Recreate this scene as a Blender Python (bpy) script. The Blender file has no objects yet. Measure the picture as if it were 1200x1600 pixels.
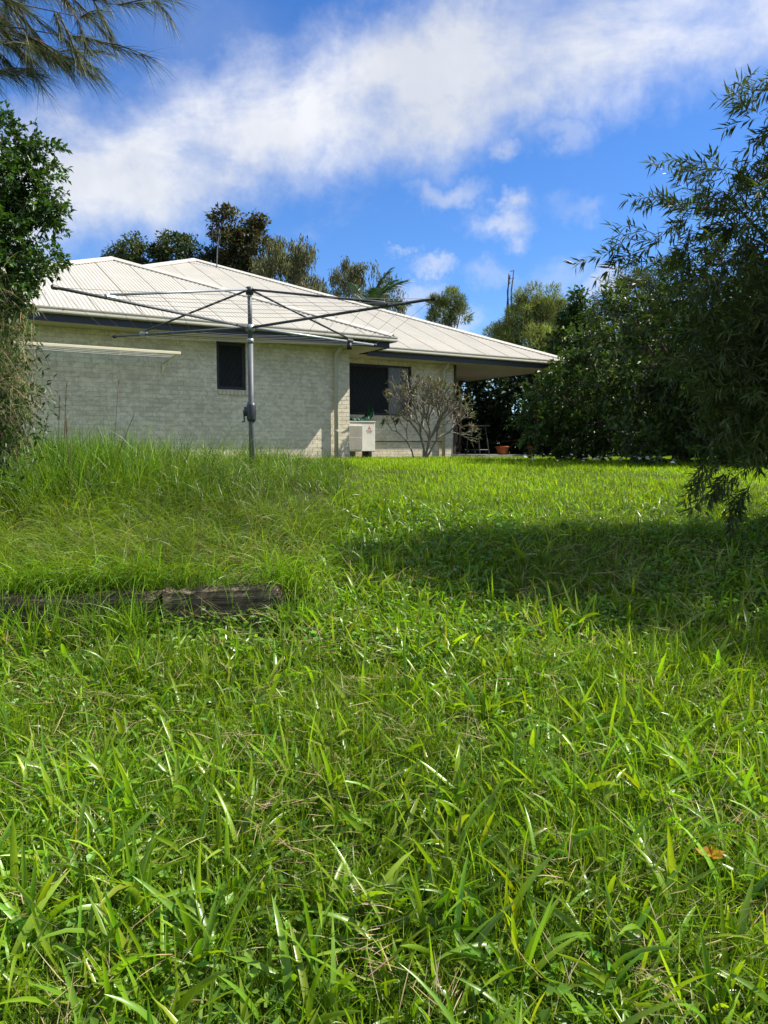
import bpy, bmesh, math
import numpy as np
from mathutils import Vector, Matrix

# ------------------------------------------------------------------ camera
SC = bpy.context.scene
EYE = 0.14                      # eye height above the foot of the house wall (the lawn falls away towards the camera)
FPX, PITCH = 1180.0, math.atan(100 / 1180.0)
cam_d = bpy.data.cameras.new('camera')
cam_d.sensor_fit = 'VERTICAL'; cam_d.sensor_height = 24.0
cam_d.lens = 24.0 * FPX / 1600.0
cam_d.clip_start = 0.05; cam_d.clip_end = 4000
cam = bpy.data.objects.new('camera', cam_d)
SC.collection.objects.link(cam)
cam.location = (0, 0, EYE)
cam.rotation_euler = (math.pi / 2 - PITCH, 0, 0)
SC.camera = cam

# ------------------------------------------------------------------ sun, sky, exposure
SUN = Vector((2.571, 0.385, 3.0)).normalized()
SUN_EL = math.asin(SUN.z); SUN_ROT = math.atan2(SUN.x, SUN.y)
sun_d = bpy.data.lights.new('sun', 'SUN')
sun_d.energy = 3.2; sun_d.angle = math.radians(0.53); sun_d.color = (1.0, 0.94, 0.84)
sun = bpy.data.objects.new('sun', sun_d); SC.collection.objects.link(sun)
sun.rotation_euler = SUN.to_track_quat('Z', 'Y').to_euler()

SC.view_settings.view_transform = 'Standard'
SC.view_settings.look = 'None'
SC.view_settings.exposure = 1.45
SC.view_settings.gamma = 1.0
SC.view_settings.use_curve_mapping = False
SC.cycles.use_denoising = True
SC.cycles.max_bounces = 8
SC.cycles.transparent_max_bounces = 8
SC.cycles.sample_clamp_indirect = 6.0

def ray(px, py):
    """world direction through a pixel of the 1200x1600 photograph"""
    dx, dz = (px - 600) / FPX, (800 - py) / FPX
    c, s = math.cos(PITCH), math.sin(PITCH)
    return np.array([dx, c + s * dz, -s + c * dz])
def pt(px, py, d):
    """world point on the ray of a pixel at ground distance d"""
    r = ray(px, py); t = d / r[1]
    return np.array([r[0] * t, d, r[2] * t + EYE])

world = bpy.data.worlds.new('World'); SC.world = world
world.use_nodes = True
def build_sky():
    nt = world.node_tree; nt.nodes.clear(); N = nt.nodes.new; L = nt.links.new
    out = N('ShaderNodeOutputWorld'); bg = N('ShaderNodeBackground'); bg.inputs['Strength'].default_value = 0.105
    L(bg.outputs[0], out.inputs[0])
    sky = N('ShaderNodeTexSky'); sky.sky_type = 'NISHITA'; sky.sun_disc = False
    sky.sun_elevation = SUN_EL; sky.sun_rotation = SUN_ROT
    sky.air_density = 1.0; sky.dust_density = 0.1; sky.ozone_density = 3.0; sky.altitude = 0
    hsv = N('ShaderNodeHueSaturation'); hsv.inputs['Saturation'].default_value = 1.2; hsv.inputs['Value'].default_value = 0.56
    L(sky.outputs[0], hsv.inputs['Color'])
    tint = N('ShaderNodeMix'); tint.data_type = 'RGBA'; tint.blend_type = 'MULTIPLY'; tint.inputs[0].default_value = 1.0
    L(hsv.outputs[0], tint.inputs[6]); tint.inputs[7].default_value = (0.72, 0.86, 1.12, 1)
    tc = N('ShaderNodeTexCoord')
    def vmath(op, a, b=None):
        n = N('ShaderNodeVectorMath'); n.operation = op
        for i, v in enumerate((a, b)):
            if v is None: continue
            if isinstance(v, (tuple, list, np.ndarray, Vector)): n.inputs[i].default_value = tuple(float(q) for q in v)
            else: L(v, n.inputs[i])
        return n
    def fmath(op, a, b=None, clamp=False):
        n = N('ShaderNodeMath'); n.operation = op; n.use_clamp = clamp
        for i, v in enumerate((a, b)):
            if v is None: continue
            if isinstance(v, (int, float)): n.inputs[i].default_value = v
            else: L(v, n.inputs[i])
        return n.outputs[0]
    def mapr(v, a, b, c=0.0, d=1.0):
        n = N('ShaderNodeMapRange'); n.interpolation_type = 'SMOOTHSTEP'
        L(v, n.inputs[0])
        for i, q in enumerate((a, b, c, d)): n.inputs[i + 1].default_value = q
        return n.outputs[0]
    D = vmath('NORMALIZE', tc.outputs['Generated']).outputs[0]
    sep = N('ShaderNodeSeparateXYZ'); L(D, sep.inputs[0])
    zz = fmath('ADD', fmath('MAXIMUM', sep.outputs[2], 0.0), 0.22)
    pl = N('ShaderNodeCombineXYZ')
    L(fmath('DIVIDE', sep.outputs[0], zz), pl.inputs[0]); L(fmath('DIVIDE', sep.outputs[1], zz), pl.inputs[1])
    def noise(scale, detail, vec, off=0.0, rough=0.55, dist=0.0):
        n = N('ShaderNodeTexNoise'); n.inputs['Scale'].default_value = scale; n.inputs['Detail'].default_value = detail
        n.inputs['Roughness'].default_value = rough; n.inputs['Distortion'].default_value = dist
        v = vmath('ADD', vec, (off, off * 1.7, off * 0.3)).outputs[0]
        L(v, n.inputs['Vector']); return n
    n1 = noise(2.6, 8, pl.outputs[0], 3.1, 0.6, 0.3)
    n2 = noise(9.0, 7, D, 1.3, 0.62, 0.2)
    wob = vmath('SCALE', vmath('SUBTRACT', noise(6.0, 5, D, 7.7).outputs['Color'], (0.5, 0.5, 0.5)).outputs[0]); wob.inputs['Scale'].default_value = 0.11
    wob2 = vmath('SCALE', vmath('SUBTRACT', noise(24.0, 6, D, 2.2, 0.65).outputs['Color'], (0.5, 0.5, 0.5)).outputs[0]); wob2.inputs['Scale'].default_value = 0.075
    DW = vmath('ADD', vmath('ADD', D, wob.outputs[0]).outputs[0], wob2.outputs[0]).outputs[0]
    # the long bank of cloud: a belt round a great circle through two sighted points
    p0, p1 = ray(150, 285), ray(1150, -20)
    nb = np.cross(p0, p1); nb /= np.linalg.norm(nb)
    if nb[2] < 0: nb = -nb
    off = vmath('DOT_PRODUCT', DW, nb).outputs['Value']
    absd = fmath('ABSOLUTE', off)
    belt = mapr(absd, 0.02, 0.115, 1.0, 0.0)
    dens = fmath('MULTIPLY', belt, mapr(n1.outputs['Fac'], 0.22, 0.52, 0.35, 1.0))
    for px, py, r, k in ((130, 290, 0.085, 0.9), (70, 300, 0.07, 0.85), (775, 340, 0.058, 0.95), (690, 290, 0.05, 0.6), (640, 396, 0.022, 0.6), (672, 426, 0.035, 0.7),
                         (785, 236, 0.036, 0.55), (890, 204, 0.046, 0.45), (960, 462, 0.045, 0.9), (770, 430, 0.045, 0.45), (880, 440, 0.06, 0.35),
                         (720, 500, 0.05, 0.7), (905, 325, 0.045, 0.35), (640, 470, 0.05, 0.55), (330, 60, 0.12, 0.14), (240, 140, 0.10, 0.10)):
        dv = ray(px, py); dv /= np.linalg.norm(dv)
        dist = vmath('LENGTH', vmath('MULTIPLY', vmath('SUBTRACT', DW, dv).outputs[0], (1, 1, 2.0)).outputs[0]).outputs['Value']
        m = fmath('MULTIPLY', mapr(dist, r * 0.1, r * 1.15, 1.0, 0.0), k)
        dens = fmath('MAXIMUM', dens, m)
    wisps = fmath('MULTIPLY', mapr(n1.outputs['Fac'], 0.56, 0.80), 0.30)
    # unseen cloud over the rest of the sky, thickened to brighten the shade
    vd = ray(600, 250); vd /= np.linalg.norm(vd)
    rest = mapr(vmath('DOT_PRODUCT', D, vd).outputs['Value'], 0.62, 0.80, 1.0, 0.0)
    cover = fmath('MULTIPLY', mapr(noise(1.7, 7, pl.outputs[0], 5.0, 0.58, 0.3).outputs['Fac'], 0.40, 0.56), rest)
    dens = fmath('MAXIMUM', fmath('MAXIMUM', dens, wisps), cover)
    edge = mapr(n2.outputs['Fac'], 0.26, 0.58, 0.42, 1.0)
    dens = fmath('MULTIPLY', dens, fmath('ADD', fmath('MULTIPLY', edge, 0.75), fmath('MULTIPLY', dens, 0.3)), True)
    dens = fmath('MULTIPLY', dens, 0.82, True)
    cc = N('ShaderNodeMix'); cc.data_type = 'RGBA'
    L(mapr(noise(4.0, 5, D, 11.0).outputs['Fac'], 0.35, 0.62), cc.inputs[0])
    cc.inputs[6].default_value = (2.9, 2.95, 3.0, 1); cc.inputs[7].default_value = (3.9, 3.85, 3.75, 1)
    mix = N('ShaderNodeMix'); mix.data_type = 'RGBA'
    L(dens, mix.inputs[0]); L(tint.outputs[2], mix.inputs[6]); L(cc.outputs[2], mix.inputs[7])
    L(mix.outputs[2], bg.inputs['Color'])
build_sky()

# ------------------------------------------------------------------ helpers
RNG = np.random.default_rng(11)
COL = SC.collection.objects
def tag(o, label=None, cat=None, group=None, kind=None):
    if label: o['label'] = label
    if cat: o['category'] = cat
    if group: o['group'] = group
    if kind: o['kind'] = kind
    return o
def empty(name, loc=(0, 0, 0), rz=0.0, parent=None):
    o = bpy.data.objects.new(name, None); COL.link(o); o.location = loc; o.rotation_euler = (0, 0, rz)
    o.empty_display_size = 0.2
    if parent: o.parent = parent
    return o
def np_mesh(name, V, F, col=None, smooth=False):
    V = np.ascontiguousarray(V, np.float32); F = np.ascontiguousarray(F, np.int32)
    me = bpy.data.meshes.new(name); k = F.shape[1]
    me.vertices.add(len(V)); me.vertices.foreach_set('co', V.ravel())
    me.loops.add(F.size); me.loops.foreach_set('vertex_index', F.ravel())
    me.polygons.add(len(F)); me.polygons.foreach_set('loop_start', np.arange(0, F.size, k, dtype=np.int32))
    me.polygons.foreach_set('loop_total', np.full(len(F), k, np.int32))
    me.polygons.foreach_set('use_smooth', np.full(len(F), bool(smooth)))
    if col is not None:
        a = me.attributes.new('col', 'FLOAT_COLOR', 'POINT')
        c4 = np.ones((len(V), 4), np.float32); c4[:, :3] = col
        a.data.foreach_set('color', c4.ravel())
    me.update(calc_edges=True)
    return me
def link(name, me, mat=None, parent=None, loc=None):
    o = bpy.data.objects.new(name, me); COL.link(o)
    if mat is not None and not me.materials: me.materials.append(mat)
    if parent: o.parent = parent
    if loc is not None: o.location = loc
    return o
class MB:
    """collects boxes, tubes and strips, then becomes ONE mesh"""
    def __init__(s): s.v = []; s.f = []
    def add(s, vs, fs):
        b = len(s.v); s.v += [tuple(float(c) for c in v) for v in vs]; s.f += [tuple(b + i for i in f) for f in fs]; return s
    def box(s, lo, hi):
        (x0, y0, z0), (x1, y1, z1) = lo, hi
        return s.add([(x0, y0, z0), (x1, y0, z0), (x1, y1, z0), (x0, y1, z0), (x0, y0, z1), (x1, y0, z1), (x1, y1, z1), (x0, y1, z1)],
                     [(0, 3, 2, 1), (4, 5, 6, 7), (0, 1, 5, 4), (1, 2, 6, 5), (2, 3, 7, 6), (3, 0, 4, 7)])
    def tube(s, pts, rad, n=8, cap=True):
        pts = [np.array(p, float) for p in pts]
        if not hasattr(rad, '__len__'): rad = [rad] * len(pts)
        rings = []; prev = None
        for i, p in enumerate(pts):
            d = pts[min(i + 1, len(pts) - 1)] - pts[max(i - 1, 0)]; d /= np.linalg.norm(d) + 1e-9
            if prev is None:
                a = np.cross(d, (0, 0, 1.0) if abs(d[2]) < 0.9 else (1.0, 0, 0))
            else: a = prev - d * np.dot(prev, d)
            a /= np.linalg.norm(a) + 1e-9; prev = a; b = np.cross(d, a)
            rings.append([p + rad[i] * (math.cos(t) * a + math.sin(t) * b) for t in np.linspace(0, 2 * math.pi, n, endpoint=False)])
        vs = [v for r in rings for v in r]; fs = []
        for i in range(len(pts) - 1):
            for j in range(n):
                k = (j + 1) % n
                fs.append((i * n + j, i * n + k, (i + 1) * n + k, (i + 1) * n + j))
        if cap:
            fs.append(tuple(range(n))[::-1]); fs.append(tuple((len(pts) - 1) * n + j for j in range(n)))
        return s.add(vs, fs)
    def prism(s, prof, a0, a1, axis=0):
        """closed profile of (p,q) pairs extruded along an axis: x -> (y,z) profile, y -> (x,z)"""
        n = len(prof)
        mk = (lambda t, p: (t, p[0], p[1])) if axis == 0 else (lambda t, p: (p[0], t, p[1]))
        vs = [mk(a0, p) for p in prof] + [mk(a1, p) for p in prof]
        fs = [(i, (i + 1) % n, n + (i + 1) % n, n + i) for i in range(n)] + [tuple(range(n))[::-1], tuple(range(n, 2 * n))]
        return s.add(vs, fs)
    def mesh(s, name, smooth=False):
        me = bpy.data.meshes.new(name); me.from_pydata(s.v, [], s.f)
        bm = bmesh.new(); bm.from_mesh(me); bmesh.ops.recalc_face_normals(bm, faces=bm.faces); bm.to_mesh(me); bm.free()
        if smooth:
            for p in me.polygons: p.use_smooth = True
        me.update(); return me
    def build(s, name, mat, parent=None, smooth=False, bevel=0.0):
        o = link(name, s.mesh(name, smooth), mat, parent)
        if bevel:
            m = o.modifiers.new('bevel', 'BEVEL'); m.width = bevel; m.segments = 2; m.limit_method = 'ANGLE'
        return o

class Noise2:
    def __init__(s, seed, n=64):
        s.g = np.random.default_rng(seed).random((n, n)); s.n = n
    def __call__(s, x, y, f=1.0):
        x = np.asarray(x) * f; y = np.asarray(y) * f
        xi = np.floor(x).astype(int); yi = np.floor(y).astype(int); u = x - xi; v = y - yi
        u = u * u * (3 - 2 * u); v = v * v * (3 - 2 * v); n = s.n; g = s.g
        a = g[xi % n, yi % n]; b = g[(xi + 1) % n, yi % n]; c = g[xi % n, (yi + 1) % n]; d = g[(xi + 1) % n, (yi + 1) % n]
        return (a * (1 - u) + b * u) * (1 - v) + (c * (1 - u) + d * u) * v
NZ = Noise2(5); NZ2 = Noise2(6); NZ3 = Noise2(7)
def sstep(a, b, x):
    t = np.clip((np.asarray(x, float) - a) / (b - a), 0, 1); return t * t * (3 - 2 * t)

# ------------------------------------------------------------------ materials
def new_mat(name):
    m = bpy.data.materials.new(name); m.use_nodes = True
    nt = m.node_tree; nt.nodes.clear()
    return m, nt
def pmat(name, base, rough=0.6, spec=0.35, var=0.15, scale=6.0, bump=0.0, metallic=0.0, objvar=0.0, detail=6, dark=None, stretch=None, bscale=None):
    m, nt = new_mat(name); N = nt.nodes.new; L = nt.links.new
    out = N('ShaderNodeOutputMaterial'); b = N('ShaderNodeBsdfPrincipled'); L(b.outputs[0], out.inputs[0])
    b.inputs['Roughness'].default_value = rough; b.inputs['Metallic'].default_value = metallic
    b.inputs['Specular IOR Level'].default_value = spec
    geo = N('ShaderNodeNewGeometry'); vec = geo.outputs['Position']
    if stretch:
        tc = N('ShaderNodeTexCoord'); mp = N('ShaderNodeMapping'); L(tc.outputs['Object'], mp.inputs[0]); mp.inputs['Scale'].default_value = stretch; vec = mp.outputs[0]
    no = N('ShaderNodeTexNoise'); no.inputs['Scale'].default_value = scale; no.inputs['Detail'].default_value = detail; no.inputs['Roughness'].default_value = 0.6
    L(vec, no.inputs['Vector'])
    rp = N('ShaderNodeValToRGB'); L(no.outputs['Fac'], rp.inputs[0])
    lo = dark if dark else tuple(c * (1 - var) for c in base); hi = tuple(min(1, c * (1 + var)) for c in base)
    rp.color_ramp.elements[0].position = 0.32; rp.color_ramp.elements[0].color = (*lo, 1)
    rp.color_ramp.elements[1].position = 0.68; rp.color_ramp.elements[1].color = (*hi, 1)
    col = rp.outputs[0]
    if objvar:
        oi = N('ShaderNodeObjectInfo'); h = N('ShaderNodeHueSaturation')
        mr = N('ShaderNodeMapRange'); L(oi.outputs['Random'], mr.inputs[0]); mr.inputs[3].default_value = 1 - objvar; mr.inputs[4].default_value = 1 + objvar
        L(mr.outputs[0], h.inputs['Value']); L(col, h.inputs['Color']); col = h.outputs[0]
    L(col, b.inputs['Base Color'])
    if bump:
        bp = N('ShaderNodeBump'); bp.inputs['Strength'].default_value = bump; bp.inputs['Distance'].default_value = 0.01
        nb = N('ShaderNodeTexNoise'); nb.inputs['Scale'].default_value = bscale or scale * 6; nb.inputs['Detail'].default_value = 5; L(vec, nb.inputs['Vector'])
        L(nb.outputs['Fac'], bp.inputs['Height']); L(bp.outputs[0], b.inputs['Normal'])
    return m
def leaf_mat(name, trans=0.38, rough=0.38, spec=0.5, tcol=(1.25, 1.25, 0.55), tint=(1, 1, 1)):
    """two-sided leaf: reflects, lets light through; colour comes with each leaf"""
    m, nt = new_mat(name); N = nt.nodes.new; L = nt.links.new
    out = N('ShaderNodeOutputMaterial'); mx = N('ShaderNodeMixShader'); L(mx.outputs[0], out.inputs[0])
    b = N('ShaderNodeBsdfPrincipled'); b.inputs['Roughness'].default_value = rough; b.inputs['Specular IOR Level'].default_value = spec
    t = N('ShaderNodeBsdfTranslucent'); mx.inputs[0].default_value = trans
    L(b.outputs[0], mx.inputs[1]); L(t.outputs[0], mx.inputs[2])
    at = N('ShaderNodeAttribute'); at.attribute_name = 'col'
    def mul(c):
        q = N('ShaderNodeMix'); q.data_type = 'RGBA'; q.blend_type = 'MULTIPLY'; q.inputs[0].default_value = 1.0
        L(at.outputs['Color'], q.inputs[6]); q.inputs[7].default_value = (*c, 1); return q.outputs[2]
    L(mul(tint), b.inputs['Base Color']); L(mul(tcol), t.inputs['Color'])
    return m
M = {}
M['gutter'] = pmat('gutter_cream', (0.50, 0.47, 0.38), 0.45, 0.4, 0.07, 3)
M['fascia'] = pmat('fascia_navy', (0.022, 0.028, 0.042), 0.4, 0.4, 0.12, 4)
M['soffit'] = pmat('soffit_cream', (0.56, 0.51, 0.38), 0.7, 0.2, 0.06, 2)
def slurry_mat(name, k, objvar):
    """bagged brick: pale slurry wiped unevenly over bricks and joints alike"""
    m, nt = new_mat(name); N = nt.nodes.new; L = nt.links.new
    out = N('ShaderNodeOutputMaterial'); b = N('ShaderNodeBsdfPrincipled'); L(b.outputs[0], out.inputs[0])
    b.inputs['Roughness'].default_value = 0.92; b.inputs['Specular IOR Level'].default_value = 0.1
    geo = N('ShaderNodeNewGeometry'); mp = N('ShaderNodeMapping'); L(geo.outputs['Position'], mp.inputs[0]); mp.inputs['Scale'].default_value = (1, 1, 1.5)
    def noise(sc, det, dist):
        n = N('ShaderNodeTexNoise'); n.inputs['Scale'].default_value = sc; n.inputs['Detail'].default_value = det; n.inputs['Distortion'].default_value = dist; L(mp.outputs[0], n.inputs['Vector']); return n.outputs['Fac']
    def ramp(f, p0, c0, p1, c1):
        r = N('ShaderNodeValToRGB'); L(f, r.inputs[0]); e = r.color_ramp.elements; e[0].position = p0; e[0].color = (*c0, 1); e[1].position = p1; e[1].color = (*c1, 1); return r.outputs[0]
    patch = ramp(noise(6.0, 4, 1.0), 0.43, tuple(c * k for c in (0.70, 0.635, 0.49)), 0.58, tuple(c * k for c in (0.88, 0.80, 0.63)))
    big = ramp(noise(0.9, 6, 0.0), 0.3, (0.84, 0.83, 0.80), 0.7, (1, 1, 1))
    fine = ramp(noise(38, 4, 0.0), 0.3, (0.86, 0.86, 0.85), 0.6, (1, 1, 1))
    sep = N('ShaderNodeSeparateXYZ'); L(geo.outputs['Position'], sep.inputs[0])
    splash = N('ShaderNodeMapRange'); L(sep.outputs[2], splash.inputs[0]); splash.inputs[1].default_value = -0.1; splash.inputs[2].default_value = 0.25; splash.inputs[3].default_value = 0.35; splash.inputs[4].default_value = 0.0
    col = patch
    for c in (big, fine):
        q = N('ShaderNodeMix'); q.data_type = 'RGBA'; q.blend_type = 'MULTIPLY'; q.inputs[0].default_value = 1.0; L(col, q.inputs[6]); L(c, q.inputs[7]); col = q.outputs[2]
    q = N('ShaderNodeMix'); q.data_type = 'RGBA'; L(splash.outputs[0], q.inputs[0]); L(col, q.inputs[6]); q.inputs[7].default_value = (0.45, 0.37, 0.25, 1); col = q.outputs[2]
    oi = N('ShaderNodeObjectInfo'); h = N('ShaderNodeHueSaturation'); mr = N('ShaderNodeMapRange'); L(oi.outputs['Random'], mr.inputs[0]); mr.inputs[3].default_value = 1 - objvar; mr.inputs[4].default_value = 1 + objvar
    L(mr.outputs[0], h.inputs['Value']); L(col, h.inputs['Color']); L(h.outputs[0], b.inputs['Base Color'])
    bp = N('ShaderNodeBump'); bp.inputs['Strength'].default_value = 0.12; bp.inputs['Distance'].default_value = 0.004; L(noise(60, 5, 0), bp.inputs['Height']); L(bp.outputs[0], b.inputs['Normal'])
    return m
M['mortar'] = slurry_mat('mortar_slurry', 0.80, 0.0)
M['brick'] = slurry_mat('brick_slurry', 1.0, 0.06)
M['sheet'] = pmat('roof_sheet_cream', (0.47, 0.445, 0.375), 0.5, 0.3, 0.07, 1.6, objvar=0.02, detail=8)
M['cap'] = pmat('roof_cap_cream', (0.50, 0.475, 0.41), 0.48, 0.35, 0.06, 2.5)
M['underlay'] = pmat('roof_underside', (0.10, 0.085, 0.07), 0.9, 0.1, 0.2, 4)
M['winframe'] = pmat('window_frame_black', (0.012, 0.013, 0.015), 0.4, 0.4, 0.2, 6)
M['screen'] = pmat('security_mesh', (0.016, 0.018, 0.020), 0.65, 0.2, 0.3, 14)
M['sill'] = pmat('sill_brick', (0.62, 0.56, 0.42), 0.9, 0.1, 0.12, 12, 0.3)
M['pipe'] = pmat('downpipe_cream', (0.52, 0.49, 0.40), 0.5, 0.35, 0.06, 3)
M['galv'] = pmat('galvanised_steel', (0.105, 0.118, 0.128), 0.55, 0.4, 0.25, 9, metallic=0.2, detail=8)
M['galv2'] = pmat('galvanised_bright', (0.33, 0.36, 0.38), 0.42, 0.5, 0.15, 9, metallic=0.4)
M['dark_metal'] = pmat('dark_steel', (0.055, 0.06, 0.066), 0.45, 0.5, 0.25, 10, metallic=0.4)
M['wire'] = pmat('line_wire', (0.22, 0.23, 0.23), 0.5, 0.4, 0.1, 10)
M['cream_bar'] = pmat('cream_enamel', (0.72, 0.66, 0.46), 0.4, 0.4, 0.05, 5)
M['line'] = pmat('line_cord', (0.62, 0.62, 0.58), 0.7, 0.2, 0.08, 5)
M['white_metal'] = pmat('white_enamel', (0.66, 0.65, 0.58), 0.45, 0.4, 0.08, 5)
M['red'] = pmat('logo_red', (0.55, 0.02, 0.03), 0.5, 0.3, 0.03, 5)
M['black'] = pmat('black_plastic', (0.015, 0.015, 0.016), 0.5, 0.4, 0.2, 8)
M['green_plastic'] = pmat('green_plastic', (0.012, 0.055, 0.035), 0.22, 0.7, 0.3, 9)
M['slab'] = pmat('concrete', (0.24, 0.23, 0.21), 0.9, 0.15, 0.2, 4, 0.3)
M['timber_trim'] = pmat('timber_trim', (0.10, 0.065, 0.038), 0.75, 0.2, 0.2, 8)
M['terracotta'] = pmat('terracotta', (0.42, 0.13, 0.05), 0.85, 0.15, 0.18, 9)
M['bark'] = pmat('bark_grey', (0.14, 0.12, 0.095), 0.9, 0.1, 0.35, 10, 0.8)
M['bark_dark'] = pmat('bark_brown', (0.085, 0.065, 0.048), 0.9, 0.1, 0.35, 12, 0.8)
M['frangi'] = pmat('frangipani_stem', (0.19, 0.17, 0.135), 0.75, 0.2, 0.3, 16, 0.5)
M['sleeper'] = pmat('weathered_sleeper', (0.15, 0.12, 0.085), 0.95, 0.1, 0.3, 3.0, 1.0, dark=(0.03, 0.024, 0.018), stretch=(0.8, 7, 18), bscale=7)
M['curtain'] = pmat('curtain_cloth', (0.78, 0.80, 0.76), 0.9, 0.1, 0.08, 6)
M['leaf'] = leaf_mat('leaf_glossy', 0.32, 0.42, 0.42, (1.4, 1.38, 0.42))
M['leaf_soft'] = leaf_mat('leaf_soft', 0.30, 0.5, 0.35)
M['grass'] = leaf_mat('grass_blade', 0.48, 0.36, 0.36, (1.45, 1.42, 0.3))
M['broad'] = leaf_mat('broad_blade', 0.45, 0.33, 0.6, (1.45, 1.42, 0.3))
M['lawn'] = leaf_mat('lawn_blade', 0.48, 0.5, 0.2, (1.45, 1.42, 0.3))
M['straw'] = leaf_mat('dry_grass', 0.25, 0.7, 0.2, (1.05, 1, 0.9))
def glass_mat():
    m, nt = new_mat('window_glass'); N = nt.nodes.new; L = nt.links.new
    out = N('ShaderNodeOutputMaterial'); b = N('ShaderNodeBsdfPrincipled'); L(b.outputs[0], out.inputs[0])
    b.inputs['Base Color'].default_value = (0.02, 0.024, 0.026, 1); b.inputs['Roughness'].default_value = 0.04
    b.inputs['Specular IOR Level'].default_value = 0.7
    t = N('ShaderNodeBsdfTransparent'); mx = N('ShaderNodeMixShader'); mx.inputs[0].default_value = 0.6
    L(b.outputs[0], mx.inputs[1]); L(t.outputs[0], mx.inputs[2]); L(mx.outputs[0], out.inputs[0])
    return m
M['glass'] = glass_mat()
def ground_mat():
    m, nt = new_mat('lawn_soil'); N = nt.nodes.new; L = nt.links.new
    out = N('ShaderNodeOutputMaterial'); b = N('ShaderNodeBsdfPrincipled'); L(b.outputs[0], out.inputs[0])
    b.inputs['Roughness'].default_value = 0.95; b.inputs['Specular IOR Level'].default_value = 0.1
    geo = N('ShaderNodeNewGeometry')
    a = N('ShaderNodeTexNoise'); a.inputs['Scale'].default_value = 1.3; a.inputs['Detail'].default_value = 8; L(geo.outputs['Position'], a.inputs['Vector'])
    r = N('ShaderNodeValToRGB'); L(a.outputs['Fac'], r.inputs[0])
    r.color_ramp.elements[0].position = 0.3; r.color_ramp.elements[0].color = (0.045, 0.070, 0.014, 1)
    r.color_ramp.elements[1].position = 0.7; r.color_ramp.elements[1].color = (0.075, 0.125, 0.020, 1)
    c = N('ShaderNodeTexNoise'); c.inputs['Scale'].default_value = 40; c.inputs['Detail'].default_value = 6; L(geo.outputs['Position'], c.inputs['Vector'])
    mx = N('ShaderNodeMix'); mx.data_type = 'RGBA'; cm = N('ShaderNodeMath'); cm.operation = 'MULTIPLY'; cm.inputs[1].default_value = 0.6; L(c.outputs['Fac'], cm.inputs[0]); L(cm.outputs[0], mx.inputs[0]); L(r.outputs[0], mx.inputs[6]); mx.inputs[7].default_value = (0.055, 0.042, 0.02, 1)
    L(mx.outputs[2], b.inputs['Base Color'])
    bp = N('ShaderNodeBump'); bp.inputs['Strength'].default_value = 0.8; bp.inputs['Distance'].default_value = 0.03; L(c.outputs['Fac'], bp.inputs['Height']); L(bp.outputs[0], b.inputs['Normal'])
    return m
M['ground'] = ground_mat()

# ------------------------------------------------------------------ the ground
PY = np.array([-400, -30, -6, 0, 1.5, 3, 4, 5, 6, 7, 8, 9, 10, 12, 14, 60, 400, 3000.])
PZ = np.array([-9, -4, -2.1, -1.62, -1.42, -1.16, -0.95, -0.745, -0.55, -0.405, -0.30, -0.235, -0.19, -0.14, -0.11, -0.06, -0.05, -0.05])
def wall_line(x): return 4.42 + 0.13 * (np.minimum(x, -0.5) + 0.55)      # the line of the sleeper wall
def bed_mask(x, y):
    return sstep(-0.25, -0.62, x) * sstep(0.0, 0.05, y - wall_line(x)) * (1 - sstep(9.0, 11.0, y)) * sstep(-14, -9, x)
def ground_z(x, y):
    x = np.asarray(x, float); y = np.asarray(y, float)
    z = np.interp(y, PY, PZ)
    z = 0.5 * z + 0.25 * (np.interp(y - 0.5, PY, PZ) + np.interp(y + 0.5, PY, PZ))
    near = np.exp(-(np.hypot(x, y - 5) / 14) ** 2)
    z = z + near * (0.07 * (NZ(x, y, 0.9) - 0.5) + 0.035 * (NZ2(x, y, 2.7) - 0.5)) * (1 - sstep(11, 13.5, y))
    bed = np.maximum(z, -0.69 + 0.125 * (y - 4.4) + 0.05 * (NZ(x, y, 1.7) - 0.5))
    bed = bed + 0.16 * sstep(-1.2, -2.2, x) * np.exp(-((y - 6.6) / 0.9) ** 2)
    return z + (bed - z) * bed_mask(x, y)
def build_ground():
    fx = np.concatenate([-np.geomspace(3000, 14, 14), np.arange(-13, 13.01, 0.17), np.geomspace(14, 3000, 14)])
    fy = np.concatenate([-np.geomspace(400, 3.2, 10), np.arange(-3, 4.0, 0.13), np.arange(4.0, 4.7, 0.03), np.arange(4.7, 20, 0.16), np.geomspace(20.2, 3000, 18)])
    X, Y = np.meshgrid(fx, fy); Z = ground_z(X, Y)
    V = np.stack([X, Y, Z], -1).reshape(-1, 3); nx, ny = len(fx), len(fy)
    i = np.arange(ny - 1)[:, None] * nx + np.arange(nx - 1)[None]
    F = np.stack([i, i + 1, i + nx + 1, i + nx], -1).reshape(-1, 4)
    o = link('ground', np_mesh('ground', V, F, None, True), M['ground']); tag(o, kind='structure')
build_ground()

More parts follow.
